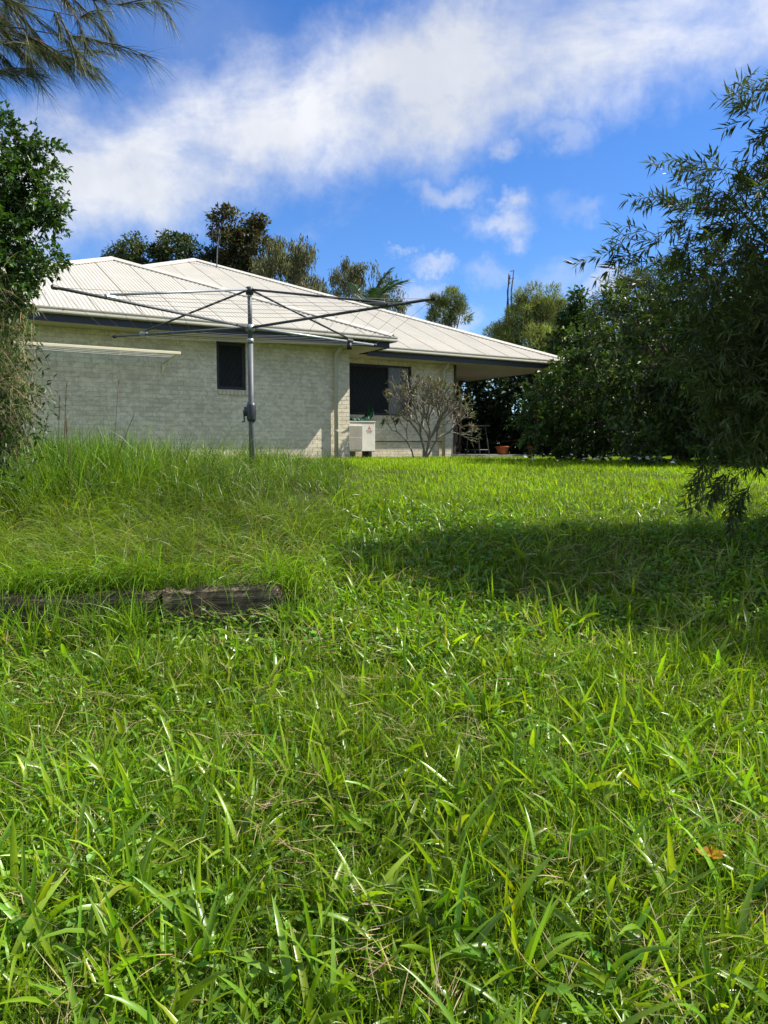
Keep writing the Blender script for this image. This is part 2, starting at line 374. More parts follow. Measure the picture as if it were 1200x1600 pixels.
# ------------------------------------------------------------------ the house (local frame: a along the wall, b into the house)
TH = 0.54352
HU = np.array([math.cos(TH), math.sin(TH)]); HN = np.array([-math.sin(TH), math.cos(TH)])
HO = np.array([-0.7581, 16.754])
def hit(px, py, b):
    """pixel -> (a, z) on the upright plane at depth b of the house frame"""
    r = ray(px, py); t = (np.dot(HO, HN) + b) / np.dot(r[:2], HN); P = r * t
    return float(np.dot(P[:2] - HO, HU)), float(P[2] + EYE)
def hw(a, b, z): return np.array([*(HO + a * HU + b * HN), z])
TP, ZE = 0.4226, 2.513
WA, WB, WT = 0.75, -0.75, 4.857              # wing eave corner, half width of the hipped end
MA, MBb, MT = 7.377, 0.662, 8.0755           # main roof eave corner
B2 = 1.41                                    # face of the recessed wall
SOF = 2.315
house = empty('house', (HO[0], HO[1], 0), TH)
tag(house, 'low cream brick house with pale corrugated hip roof and dark fascia', 'house')

BL, BH, JT = 0.23, 0.076, 0.010
def brick_mesh():
    x, z, d, e = BL / 2, BH / 2, 0.0048, 0.0025
    vs = [(-x, 0, -z), (x, 0, -z), (x, 0, z), (-x, 0, z), (-x + e, -d, -z + e), (x - e, -d, -z + e), (x - e, -d, z - e), (-x + e, -d, z - e)]
    fs = [(4, 5, 6, 7), (0, 1, 5, 4), (1, 2, 6, 5), (2, 3, 7, 6), (3, 0, 4, 7)]
    me = bpy.data.meshes.new('brick'); me.from_pydata(vs, [], fs); me.materials.append(M['brick']); me.update(); return me
BRICK = brick_mesh()
BV = np.array([v.co for v in BRICK.vertices]); BF = [tuple(p.vertices) for p in BRICK.polygons]
def brick_wall(name, a0, a1, b, holes, pick, zt=SOF):
    """mortar wall with openings, bricks standing proud of it"""
    mb = MB(); zs = sorted({-0.3, zt, *[h[2] for h in holes], *[h[3] for h in holes]})
    for z0, z1 in zip(zs[:-1], zs[1:]):
        segs = [(a0, a1)]
        for h in holes:
            if h[2] <= z0 + 1e-6 and h[3] >= z1 - 1e-6:
                segs = [s for q in segs for s in ((q[0], min(q[1], h[0])), (max(q[0], h[1]), q[1])) if s[1] - s[0] > 1e-3]
        for s in segs: mb.box((s[0], b + 0.0012, z0), (s[1], b + 0.11, z1))
    wall = mb.build(name, M['mortar'], house)
    cells = []; z = -0.03 - 2 * (BH + JT); k = 0
    while z + BH < zt + 0.02:
        zc = z + BH / 2; off = -(BL + JT) / 2 if k % 2 else 0.0; a = a0 + off
        while a < a1:
            parts = [(max(a, a0), min(a + BL, a1))]
            for h in holes:
                if h[2] < z + BH - 0.01 and h[3] > z + 0.01:
                    parts = [s for q in parts for s in ((q[0], min(q[1], h[0])), (max(q[0], h[1]), q[1]))]
            cells += [(p[0], p[1], zc) for p in parts if p[1] - p[0] > 0.02]
            a += BL + JT
        z += BH + JT; k += 1
    cells = np.array(cells); ac = (cells[:, 0] + cells[:, 1]) / 2
    W = np.array([hw(a, b, 0) for a in ac]); dist = np.hypot(W[:, 0], W[:, 1])
    pxx = 600 + FPX * W[:, 0] / W[:, 1]
    order = np.argsort(dist + np.where((pxx > 52) & (cells[:, 2] > 0.05), 0, 100))
    single = set(order[:pick].tolist()); V = []; F = []
    for i, (p, q, zc) in enumerate(cells):
        jx, jy = RNG.normal(0, 0.0012), RNG.normal(0, 0.0004)
        if i in single:
            o = bpy.data.objects.new('brick', BRICK); COL.link(o); o.parent = wall
            o.location = ((p + q) / 2, b + 0.003 + jy, zc + jx); o.scale = ((q - p) / BL, 1, 1); o.rotation_euler = (0, RNG.normal(0, 0.005), RNG.normal(0, 0.001))
        else:
            v = BV * ((q - p) / BL, 1, 1) + ((p + q) / 2, b + 0.003 + jy, zc + jx); n = len(V) * 8; V.append(v); F += [tuple(n + j for j in f) for f in BF]
    if V:
        me = np_mesh('brickwork', np.concatenate(V), np.array(F)); o = link('brickwork', me, M['brick'], wall); o['kind'] = 'stuff'
    return wall
def window(a0, a1, z0, z1, b, sashes, sill_drop):
    """dark framed window set back in its opening, mesh screens, sill course below"""
    f = 0.035
    w = MB()
    w.box((a0, b + 0.045, z0), (a0 + f, b + 0.10, z1)); w.box((a1 - f, b + 0.045, z0), (a1, b + 0.10, z1))
    w.box((a0 + f, b + 0.046, z0), (a1 - f, b + 0.099, z0 + f)); w.box((a0 + f, b + 0.046, z1 - f), (a1 - f, b + 0.099, z1))
    win = w.build('window', M['winframe'], house)
    for s0, s1, kind in sashes:
        if kind == 'screen':
            m = MB(); m.box((s0, b + 0.05, z0 + f), (s0 + 0.03, b + 0.066, z1 - f)); m.box((s1 - 0.03, b + 0.05, z0 + f), (s1, b + 0.066, z1 - f))
            m.box((s0, b + 0.051, z0 + f), (s1, b + 0.065, z0 + f + 0.03)); m.box((s0, b + 0.051, z1 - f - 0.03), (s1, b + 0.065, z1 - f))
            m.build('screen_frame', M['winframe'], win)
            m = MB(); nd = 9; h = z1 - z0 - 2 * f; ww = s1 - s0
            m.box((s0, b + 0.0675, z0 + f), (s1, b + 0.069, z1 - f))
            for i in range(-30, 30):          # diamond grille
                for sg in (1, -1):
                    pts = []
                    for t in (0.0, 1.0):
                        pts.append((s0 + i * 0.11 + (t if sg > 0 else 1 - t) * h * 0.6, z0 + f + t * h))
                    (xa, za), (xb, zb) = pts
                    lo, hi = s0 + 0.03, s1 - 0.03
                    tt = [0.0, 1.0]
                    dx = xb - xa
                    ta, tb = sorted(((lo - xa) / dx, (hi - xa) / dx)); ta, tb = max(ta, 0), min(tb, 1)
                    if tb - ta < 0.02: continue
                    A = (xa + dx * ta, b + 0.064, za + (zb - za) * ta); Bp = (xa + dx * tb, b + 0.064, za + (zb - za) * tb)
                    m.tube([A, Bp], 0.0035, 3, False)
            m.build('mesh_screen', M['screen'], win)
        m = MB(); m.box((s0 + 0.002, b + 0.078, z0 + f), (s1 - 0.002, b + 0.083, z1 - f)); m.build('pane', M['glass'], win)
    m = MB(); n = max(2, round((a1 - a0 + 0.04) / 0.086)); w0 = (a1 - a0 + 0.03) / n
    for i in range(n):
        x = a0 + 0.02 + i * w0
        m.prism([(b - 0.035, z0 - sill_drop), (b + 0.045, z0 - sill_drop), (b + 0.045, z0 - 0.002), (b - 0.035, z0 - 0.02)], x, x + w0 - 0.008)
    m.build('sill', M['sill'], win)
    return win
W1 = (-3.0, -2.385, 1.31, 2.255); W2 = (0.31, 2.56, 0.945, 2.18); A2E = 3.87
brick_wall('wall', -8.95, 0.0, 0.0, [W1], 300)
brick_wall('wall', 0.012, A2E, B2, [W2], 0)
window(*W1, 0.0, [(-2.965, -2.42, 'screen')], 0.10)
window(*W2, B2, [(0.345, 1.90, 'screen'), (1.90, 2.525, 'open')], 0.105)
# curtains behind the glass, with folds
def curtain(a0, a1, z0, z1, b, n):
    t = np.linspace(0, 1, n * 6); V = []; F = []
    for i, s in enumerate(t):
        y = b + 0.02 * math.sin(s * n * 2 * math.pi); V += [(a0 + (a1 - a0) * s, y, z0), (a0 + (a1 - a0) * s, y, z1)]
        if i: F.append((2 * i - 2, 2 * i, 2 * i + 1, 2 * i - 1))
    mb = MB(); mb.add(V, F); mb.build('curtain', M['curtain'], house, True)
curtain(1.93, 2.30, 0.98, 2.14, B2 + 0.16, 6)
curtain(-2.72, -2.44, 1.34, 2.22, 0.16, 5)
# other walls (sides, back) and black panels standing in for room shade
mb = MB(); mb.box((-0.11, 0.115, -0.3), (0, B2 + 0.2, SOF)); mb.build('side_wall', M['brick'], house)
mb = MB(); mb.box((-8.95, 0.115, -0.3), (-8.84, 14, SOF)); mb.box((-8.84, 13.9, -0.3), (6.6, 14, SOF)); mb.box((A2E - 0.11, B2 + 0.115, -0.3), (A2E, 5.2, SOF)); mb.build('rear_wall', M['brick'], house)
mb = MB(); mb.box((-3.4, 0.9, 0.0), (-2.0, 0.92, SOF)); mb.box((0.1, B2 + 1.6, 0.0), (3.0, B2 + 1.62, SOF)); mb.build('room_shade_panel', M['winframe'], house)
# verandah: slab, back wall with dark doors added to deepen its shade, corner posts
mb = MB(); mb.box((A2E + 0.002, B2 - 0.1, -0.3), (6.95, 5.2, -0.05)); mb.build('verandah_slab', M['slab'], house)
mb = MB(); mb.box((A2E - 0.11, 5.205, -0.3), (6.95, 5.32, SOF)); mb.build('verandah_wall', M['brick'], house)
for i in range(3):
    x0 = 4.0 + i * 0.98; mb = MB()
    mb.box((x0, 5.15, 0.03), (x0 + 0.96, 5.19, 2.15)); dr = mb.build('shade_door', M['screen'], house)
    mb = MB()
    for q in ((x0, x0 + 0.05), (x0 + 0.91, x0 + 0.96)): mb.box((q[0], 5.13, 0.03), (q[1], 5.149, 2.15))
    mb.box((x0 + 0.05, 5.131, 2.10), (x0 + 0.91, 5.148, 2.15)); mb.box((x0 + 0.05, 5.131, 0.03), (x0 + 0.91, 5.148, 0.10)); mb.build('frame', M['winframe'], dr)
for a, b in ((6.75, B2 - 0.02), (6.75, 5.0)):
    mb = MB(); mb.box((a, b, 0.02), (a + 0.09, b + 0.09, SOF)); mb.build('verandah_post', M['timber_trim'], house, bevel=0.006)
mb = MB(); mb.box((A2E + 0.003, B2 - 0.03, 0.02), (A2E + 0.06, B2 + 0.10, SOF)); mb.build('corner_trim', M['timber_trim'], house)

# roof: underlay planes, corrugated sheets, caps
def roof_under():
    mb = MB()
    for (a, b, t, zo, back) in ((WA, WB, WT, -0.03, 9.0), (MA, MBb, MT, -0.031, 22.0)):
        z0 = ZE + zo; zt = z0 + t * TP; L_, R_ = a - 2 * t, a
        mb.add([(L_, b, z0), (R_, b, z0), (a - t, b + t, zt), (L_, b + back, z0), (R_, b + back, z0), (a - t, b + back, zt)],
               [(0, 1, 2), (1, 4, 5, 2), (0, 2, 5, 3), (3, 5, 4)])
    return mb.build('roof', M['underlay'], house)
roof = roof_under()
def sheet(a0, a1, b0, run, along='a', zlift=0.0, mir=1):
    """one corrugated sheet; run(a) is how far up the slope it reaches in plan"""
    n = max(2, int(round((a1 - a0) / 0.0127))); A = np.linspace(a0, a1, n + 1); V = []; F = []
    for i, a in enumerate(A):
        h = 0.009 * math.cos((a - a0) / 0.0762 * 2 * math.pi) + zlift; r = max(run(a), 0.0)
        for s in (-0.03, r):
            p = (a, b0 + s, ZE + s * TP + h) if along == 'a' else (b0 - s * mir, a, ZE + s * TP + h)
            V.append(p)
        if i: F.append((2 * i - 2, 2 * i, 2 * i + 1, 2 * i - 1))
    me = bpy.data.meshes.new('roof_sheet'); me.from_pydata(V, [], F)
    for p in me.polygons: p.use_smooth = True
    me.update(); return link('roof_sheet', me, M['sheet'], roof)
SW = 0.762
def front_sheets(a, b, t, lo):
    L_ = a - 2 * t; x = a - 0.01
    while x > max(L_, lo) + 0.05:
        x0 = max(x - SW, L_ + 0.02)
        sheet(x0, x - 0.009, b, lambda q: min(q - L_, a - q), zlift=RNG.normal(0, 0.0012)); x -= SW
front_sheets(WA, WB, WT, -99); front_sheets(MA, MBb, MT, -99)
def side_sheets(a, b, t, n, mir):
    for k in range(n):
        y0 = b + 0.02 + k * SW
        sheet(y0, y0 + SW - 0.009, a, lambda q: min(q - b, t), 'b', RNG.normal(0, 0.001), mir)
side_sheets(WA, WB, WT, 8, 1); side_sheets(WA - 2 * WT, WB, WT, 10, -1); side_sheets(MA, MBb, MT, 18, 1); side_sheets(MA - 2 * MT, MBb, MT, 14, -1)
def cap(p, q, w=0.16):
    """folded ridge or hip capping between two points"""
    p, q = np.array(p, float), np.array(q, float); d = q - p; d /= np.linalg.norm(d)
    s = np.cross(d, (0, 0, 1.0)); s /= np.linalg.norm(s); up = np.cross(s, d)
    mb = MB(); V = []
    prof = [(-w, -0.055), (-w, -0.035), (-0.03, 0.028), (0.03, 0.028), (w, -0.035), (w, -0.055)]
    for e in (p, q): V += [e + s * x + up * z + np.array([0, 0, 0.022]) for x, z in prof]
    mb.add(V, [(i, i + 1, 7 + i, 6 + i) for i in range(5)]); mb.build('hip_cap', M['cap'], roof)
WAP = (WA - WT, WB + WT, ZE + WT * TP); MAP = (MA - MT, MBb + MT, ZE + MT * TP)
cap((WA - 0.05, WB + 0.05, ZE + 0.02), WAP); cap((WA - 2 * WT, WB, ZE), WAP); cap(WAP, (WAP[0], 9.0, WAP[2]))
cap((MA - 0.05, MBb + 0.05, ZE + 0.02), MAP); cap((MA - 2 * MT, MBb, ZE), MAP); cap(MAP, (MAP[0], 22.0, MAP[2]))
# gutters, fascias, soffits
def gutter_run(a0, a1, b, axis=0, sgn=1):
    o = lambda d: b + d * sgn
    prof = [(o(0.0), 2.515), (o(0.006), 2.515), (o(0.006), 2.42), (o(0.12), 2.42), (o(0.12), 2.412), (o(0.004), 2.412), (o(-0.008), 2.425), (o(-0.008), 2.45), (o(0.0), 2.456), (o(0.0), 2.49), (o(-0.01), 2.495), (o(-0.01), 2.515)]
    MB().prism(prof, a0, a1, axis).build('gutter', M['gutter'], house)
    mb = MB()
    lo, hi = sorted((o(0.121), o(0.145)))
    if axis == 0: mb.box((a0 + 0.12, lo, SOF - 0.03), (a1 - 0.125, hi, 2.50))
    else: mb.box((lo, a0 + 0.146, SOF - 0.0305), (hi, a1, 2.4995))
    mb.build('fascia', M['fascia'], house)
gutter_run(WA - 2 * WT, WA + 0.01, WB - 0.02)
gutter_run(WB - 0.011, MBb, WA + 0.02, 1, -1)
gutter_run(WA + 0.03, MA + 0.01, MBb - 0.02)
gutter_run(MBb - 0.011, 14, MA + 0.02, 1, -1)
mb = MB(); mb.box((-8.9, WB + 0.126, SOF - 0.008), (WA - 0.126, 0.14, SOF)); mb.box((0.0, 0.142, SOF - 0.0085), (WA - 0.126, B2, SOF - 0.0005)); mb.box((WA - 0.1, MBb + 0.126, SOF - 0.009), (MA - 0.126, 5.2, SOF - 0.001)); mb.build('soffit', M['soffit'], house)
# downpipes
def downpipe(a, b, n_lo):
    mb = MB(); r = 0.045
    mb.tube([(a, b, -0.1), (a, b, 2.10), (a + 0.005, b - 0.03, 2.17), (a + 0.02, b - 0.16, 2.25), (a + 0.02, b - 0.20, 2.32)], r, 12)
    dp = mb.build('downpipe', M['pipe'], house, True)
    for z in (0.5, 1.7):
        m = MB(); m.tube([(a, b, z), (a, b, z + 0.03)], r + 0.006, 12); m.build('bracket', M['pipe'], dp)
    return dp
downpipe(hit(525.5, 600, -0.1)[0], -0.085, 0); downpipe(hit(694, 640, B2 - 0.1)[0], B2 - 0.085, 0)
# thin conduit along the recessed wall
mb = MB(); mb.tube([(1.25, B2 - 0.03, 0.30), (3.5, B2 - 0.03, 0.31)], 0.011, 6); mb.build('conduit', M['dark_metal'], house)

# ------------------------------------------------------------------ TV aerial on the roof ridge
def aerial():
    a0, z0 = -0.1, 0
    # on the front slope just below the apex of the main roof
    a, b = -0.25, MBb + 7.25; z = ZE + (b - MBb) * TP
    P = hw(a, b, z); t = empty('tv_aerial', P); tag(t, 'thin metal television aerial mast standing on the roof ridge', 'aerial')
    m = MB(); m.tube([(0, 0, -0.03), (0.03, 0, 0.5), (0.10, 0, 1.12)], 0.018, 6); m.build('mast', M['galv'], t)
    m = MB(); m.tube([(-0.30, -0.1, 0.90), (0.14, 0.03, 0.93)], 0.009, 5); m.build('boom', M['dark_metal'], t)
    for i in range(5):
        s = i / 4; x, y, zz = -0.29 + 0.40 * s, -0.097 + 0.12 * s, 0.90 + 0.03 * s
        m = MB(); m.tube([(x, y, zz - 0.22), (x, y, zz + 0.22)], 0.004, 4); m.build('element', M['galv'], t)
    m = MB(); m.box((0.06, -0.03, 0.92), (0.12, 0.03, 1.0)); m.build('junction_box', M['black'], t)
aerial()

# ------------------------------------------------------------------ rotary clothesline
def rotary():
    D0 = 8.4; base = pt(394.0, 735, D0)
    bx = base[0]; zg = float(ground_z(bx, D0)); top = pt(390, 450, D0); col = pt(391, 512, D0)
    c0 = (bx + top[0]) / 2; zc, ztp = col[2], top[2]
    t = empty('rotary_clothesline', (c0, D0, zg)); tag(t, 'grey galvanised rotary clothesline with four outstretched arms on a post', 'clothesline')
    ZC, ZT = zc - zg, ztp - zg
    m = MB(); m.tube([(0, 0, -0.25), (0, 0, ZC - 0.16)], 0.031, 14); m.build('post', M['galv'], t, True)
    m = MB(); m.tube([(0, 0, ZC - 0.165), (0, 0, ZC - 0.12)], 0.037, 14); m.build('collar', M['galv2'], t, True)
    m = MB(); m.tube([(0, 0, ZC - 0.13), (0, 0, ZT - 0.02)], 0.024, 14); m.build('inner_post', M['galv'], t, True)
    m = MB(); m.tube([(0, 0, ZT - 0.07), (0, 0, ZT), (0, 0, ZT + 0.012)], [0.042, 0.042, 0.03], 14); m.build('crown_fitting', M['dark_metal'], t, True)
    m = MB(); m.tube([(0, 0, ZC - 0.035), (0, 0, ZC + 0.03)], 0.048, 14); m.build('hub', M['galv2'], t, True)
    zh = pt(392, 643, D0)[2] - zg
    m = MB(); m.tube([(0, 0, zh - 0.11), (0, 0, zh - 0.08), (0, 0, zh + 0.06), (0, 0, zh + 0.10)], [0.043, 0.052, 0.052, 0.042], 12)
    m.box((-0.075, -0.03, zh - 0.05), (-0.02, 0.03, zh + 0.05)); g = m.build('winding_gear', M['dark_metal'], t, True)
    m = MB(); m.tube([(-0.05, 0, zh + 0.01), (-0.085, 0, zh + 0.01), (-0.075, -0.01, zh - 0.11), (-0.10, -0.02, zh - 0.115)], 0.009, 6); m.build('crank_handle', M['dark_metal'], g)
    dirs = []
    for px, py, dd in ((75, 447, 0.775), (675, 467, 0.858), (590, 540, 1.2255), (185, 525, 1.142)):
        P = pt(px, py, D0 * dd) - np.array([c0, D0, zg]); dirs.append(P)
    dirs = np.array(dirs); ll = np.hypot(dirs[:, 0], dirs[:, 1]); LEN = ll.mean(); rise = dirs[:, 2].mean() - ZC
    for i in range(4): dirs[i, :2] *= LEN / ll[i]
    o = np.array([0, 0, ZC])
    for i, P in enumerate(dirs):
        tip = P; d = (tip - o) / np.linalg.norm(tip - o)
        m = MB(); m.tube([o + d * 0.03, tip], 0.0145, 10); arm = m.build('arm', M['galv2'] if i in (2,) else M['dark_metal'] if i == 1 else M['galv'], t, True)
        m = MB(); m.tube([tip - d * 0.03, tip + d * 0.015], 0.022, 8); m.build('end_cap', M['black'], arm)
        f = 0.76; J = o + (tip - o) * f
        m = MB(); m.tube([(d[0] * 0.03, d[1] * 0.03, ZT - 0.02), J + np.array([0, 0, 0.035])], 0.0125, 8); st = m.build('strut', M['dark_metal'] if i != 0 else M['galv2'], t, True)
        m = MB(); m.tube([J - d * 0.05 + [0, 0, 0.012], J + d * 0.05 + [0, 0, 0.012]], 0.026, 8); m.build('strut_bracket', M['galv2'] if i in (0, 3) else M['dark_metal'], st)
        if i == 2:
            m = MB(); m.tube([J + [0, 0, -0.02], J + [0, 0, -0.10]], [0.03, 0.036], 8); m.build('pulley', M['black'], t, True)
    for k in range(6):
        f = 0.40 + 0.118 * k
        for i in range(4):
            A = o + (dirs[i] - o) * f; Bq = o + (dirs[(i + 1) % 4] - o) * f; pts = []
            sag = 0.012 + 0.02 * RNG.random() * f
            for s in np.linspace(0, 1, 9): pts.append(A + (Bq - A) * s - np.array([0, 0, sag * 4 * s * (1 - s)]))
            m = MB(); m.tube(pts, 0.0020, 4, False); m.build('line_wire', M['wire'], t)
rotary()

# ------------------------------------------------------------------ fold-down clothesline on the wall
def wall_line_rack():
    t = empty('wall_clothesline', (HO[0], HO[1], 0), TH); tag(t, 'cream fold-down clothesline fixed on the brick wall', 'clothesline')
    B = -1.05; aR, z = hit(283, 552, B); aL = -6.75; zw = hit(252, 568, 0)[1]
    MB().box((aL, B - 0.022, z - 0.025), (aR, B + 0.022, z + 0.025)).build('front_bar', M['cream_bar'], t, bevel=0.006)
    for s in (aL + 0.06, aR - 0.05):
        m = MB(); m.tube([(s, B + 0.02, z), (s, -0.03, zw)], 0.017, 8); m.build('side_arm', M['cream_bar'], t, True)
        m = MB(); m.box((s - 0.03, -0.05, zw - 0.22), (s + 0.03, -0.013, zw + 0.06)); m.build('wall_bracket', M['cream_bar'], t, bevel=0.004)
        m = MB(); m.tube([(s, -0.04, zw - 0.19), (s, B * 0.45, (z + zw) / 2 - 0.0)], 0.011, 6); m.build('stay', M['cream_bar'], t)
    m = MB(); m.box((aR, B - 0.024, z - 0.027), (aR + 0.012, B + 0.024, z + 0.027)); m.build('end_cap', M['black'], t)
    for k in range(7):
        f = (k + 1) / 8; b = B * f - 0.02; zz = zw + (z - zw) * f + 0.005
        pts = [(aL + 0.06 + (aR - 0.11 - aL) * s, b, zz - 0.02 * 4 * s * (1 - s)) for s in np.linspace(0, 1, 9)]
        MB().tube(pts, 0.003, 4, False).build('line_cord', M['line'], t)
wall_line_rack()

# ------------------------------------------------------------------ air conditioner and the green sheet on it
def air_con():
    t = empty('air_conditioner', (HO[0], HO[1], 0), TH); tag(t, 'cream outdoor air conditioner unit standing below the large window', 'air conditioner')
    a0, a1, b0, b1, z0, z1 = 0.40, 1.225, B2 - 0.44, B2 - 0.12, 0.06, 0.755
    MB().box((a0, b0, z0), (a1, b1, z1)).build('casing', M['white_metal'], t, bevel=0.012)
    MB().box((a0 + 0.02, b0 - 0.018, z1), (a1 + 0.006, b1 + 0.01, z1 + 0.018)).build('lid', M['white_metal'], t, bevel=0.004)
    gx0, gx1 = a0 + 0.03, a0 + 0.47
    MB().box((gx0, b0 - 0.004, z0 + 0.06), (gx1, b0 - 0.001, z1 - 0.10)).build('fan_recess', M['black'], t)
    for i in range(16):
        x = gx0 + 0.01 + i * (gx1 - gx0 - 0.02) / 15
        MB().box((x - 0.005, b0 - 0.022, z0 + 0.05), (x + 0.005, b0 - 0.012, z1 - 0.09)).build('grille_bar', M['white_metal'], t)
    for z in (z0 + 0.05, (z0 + z1) / 2 - 0.02, z1 - 0.095):
        MB().box((gx0, b0 - 0.012, z - 0.006), (gx1, b0 - 0.005, z + 0.006)).build('grille_rail', M['white_metal'], t)
    for x in (a0 + 0.1, a1 - 0.18): MB().box((x, b0 - 0.01, -0.15), (x + 0.08, b1 + 0.01, z0 - 0.001)).build('foot', M['black'], t)
    cx, cz, s = a1 - 0.165, z1 - 0.145, 0.032
    for dx, dz, r in ((0, s * 0.9, 0), (-s * 0.8, -s * 0.45, 1), (s * 0.8, -s * 0.45, 2)):
        ang = (math.pi / 2, math.pi / 2 + 2 * math.pi / 3, math.pi / 2 - 2 * math.pi / 3)[r]; d = np.array([math.cos(ang), math.sin(ang)]); p = np.array([-d[1], d[0]]) * 0.55
        q = np.array([cx, cz]); pts = [q, q + d * s * 0.87 + p * s * 0.9, q + d * s * 1.75, q + d * s * 0.87 - p * s * 0.9]
        m = MB(); m.add([(x, b0 - 0.003, z) for x, z in pts], [(0, 1, 2, 3)]); m.build('logo_mark', M['red'], t)
    for txt, zz, sz in (('MITSUBISHI', cz - 0.075, 0.036), ('ELECTRIC', cz - 0.115, 0.030)):
        c = bpy.data.curves.new('badge_text', 'FONT'); c.body = txt; c.size = sz; c.align_x = 'CENTER'; c.extrude = 0.0004
        tmp = bpy.data.objects.new('tmp', c); tm = bpy.data.meshes.new_from_object(tmp); bpy.data.objects.remove(tmp); o = bpy.data.objects.new('badge_lettering', tm); COL.link(o); o.parent = t; o.location = (cx, b0 - 0.003, zz); o.rotation_euler = (math.pi / 2, 0, 0); tm.materials.clear(); tm.materials.append(M['black'])
    m = MB(); m.tube([(a1, B2 - 0.3, 0.62), (a1 + 0.05, B2 - 0.26, 0.60), (a1 + 0.06, B2 - 0.1, 0.5), (a1 + 0.05, B2 - 0.03, 0.28)], 0.018, 7); m.build('hose', M['winframe'], t, True)
    # crumpled sheet
    n = 22; V = []; F = []; r = np.random.default_rng(4)
    for i in range(n):
        for j in range(9):
            s, q = i / (n - 1), j / 8
            x = -0.05 + 0.80 * s; y = -0.15 + 0.30 * q
            z = 0.012 + 0.17 * abs(2 * s - 1.05) ** 2.6 * (0.6 + 0.8 * q) + 0.11 * (1 - (2 * q - 1) ** 2) * (0.4 + 0.6 * NZ(s * 9, q * 4 + 3)) + 0.05 * (NZ2(s * 17, q * 7) - 0.5)
            if s > 0.86: z += (s - 0.86) * 1.1 * (0.3 + q)
            V.append((x, y, max(z, 0.004)))
            if i and j: k = i * 9 + j; F.append((k - 10, k - 1, k, k - 9))
    V2 = [(x, y, z) for x, y, z in V]
    g = MB(); g.add(V2, F); me = g.mesh('crumpled_sheet', False); o = link('crumpled_sheet', me, M['green_plastic'])
    p = hw(a0 + 0.06, (b0 + b1) / 2, z1 + 0.019); o.location = p; o.rotation_euler = (0, 0, TH)
    sm = o.modifiers.new('solidify', 'SOLIDIFY'); sm.thickness = 0.003
    tag(o, 'crumpled dark green plastic sheet lying on the air conditioner', 'sheet')
air_con()

# ------------------------------------------------------------------ leaves
def unit(v): return v / (np.linalg.norm(v, axis=-1, keepdims=True) + 1e-9)
def leaves(P, D, L, W, col, fold=0.25, up=None, rng=RNG):
    """folded diamond leaves: base P, direction D, lengths, widths"""
    n = len(P); D = unit(D)
    R = rng.normal(size=(n, 3)) if up is None else up + rng.normal(size=(n, 3)) * 0.45
    S = unit(np.cross(D, R)); Nn = np.cross(S, D); L = np.asarray(L)[:, None]; W = np.asarray(W)[:, None]
    mid = P + D * L * 0.42 - Nn * L * 0.02; tip = P + D * L - Nn * L * 0.10
    V = np.stack([P, mid + S * W / 2 + Nn * W * fold, tip, mid - S * W / 2 + Nn * W * fold], 1).reshape(-1, 3)
    i = np.arange(n)[:, None] * 4
    F = np.concatenate([i + [0, 1, 2], i + [0, 2, 3]], 1).reshape(-1, 3)
    return V, F, np.repeat(col, 4, 0)
def leaf_cols(n, base, var=0.25, hue=0.12, rng=RNG, alt=None, pa=0.0):
    c = np.tile(np.array(base, float), (n, 1)) * np.exp(rng.normal(0, var, (n, 1)))
    c[:, 0] *= np.exp(rng.normal(0, hue, n)); c[:, 2] *= np.exp(rng.normal(0, hue, n))
    if alt is not None:
        m = rng.random(n) < pa; c[m] = np.array(alt) * np.exp(rng.normal(0, var, (m.sum(), 1)))
    return np.clip(c, 0.002, 0.9)
def strips(P, D, L, W, grav, K, col, rng=RNG, wid=None):
    """thin curved strips (needles, drooping twigs): start P, direction D, bending under gravity"""
    n = len(P); D = unit(D); pts = [P]; d = D.copy(); step = (np.asarray(L) / K)[:, None]
    for k in range(K):
        d = unit(d + np.array([0, 0, -1.0]) * grav / K); pts.append(pts[-1] + d * step)
    C = np.stack(pts, 1); S = unit(np.cross(D, rng.normal(size=(n, 3))))
    w = np.asarray(W)[:, None, None] * np.linspace(1, 0.15, K + 1)[None, :, None] / 2
    V = np.stack([C - S[:, None] * w, C + S[:, None] * w], 2).reshape(-1, 3)
    i = np.arange(n)[:, None, None] * 2 * (K + 1) + np.arange(K)[None, :, None] * 2
    F = (i + np.array([0, 1, 3, 2])).reshape(-1, 4)
    return V, F, np.repeat(col, 2 * (K + 1), 0), C
def tri(F): return np.concatenate([F[:, :3], F[:, [0, 2, 3]]], 0)
class Fol:
    def __init__(s): s.V = []; s.F = []; s.C = []; s.n = 0
    def add(s, V, F, C):
        if F.shape[1] == 4: F = tri(F)
        s.V.append(V); s.F.append(F + s.n); s.C.append(C); s.n += len(V)
    def build(s, name, mat, parent=None, loc=None, smooth=False):
        V = np.concatenate(s.V)
        if loc is not None: V = V - np.array(loc)
        return link(name, np_mesh(name, V, np.concatenate(s.F), np.concatenate(s.C), smooth), mat, parent)
def lumps(blobs, per, rl, rng, shell=(0.55, 1.0)):
    """small foliage masses spread over the outside of the big masses -> centres, radii, outward directions"""
    C = []; R = []; O = []
    for (c, r) in blobs:
        c = np.array(c); r = np.array(r if hasattr(r, '__len__') else (r, r, r)); n = max(3, int(per * (np.mean(r) ** 2) / (rl ** 2)))
        d = unit(rng.normal(size=(n, 3))); q = rng.uniform(shell[0], shell[1], (n, 1))
        C.append(c + d * r * q); R.append(rl * rng.uniform(0.55, 1.3, n)); O.append(d)
    return np.concatenate(C), np.concatenate(R), np.concatenate(O)
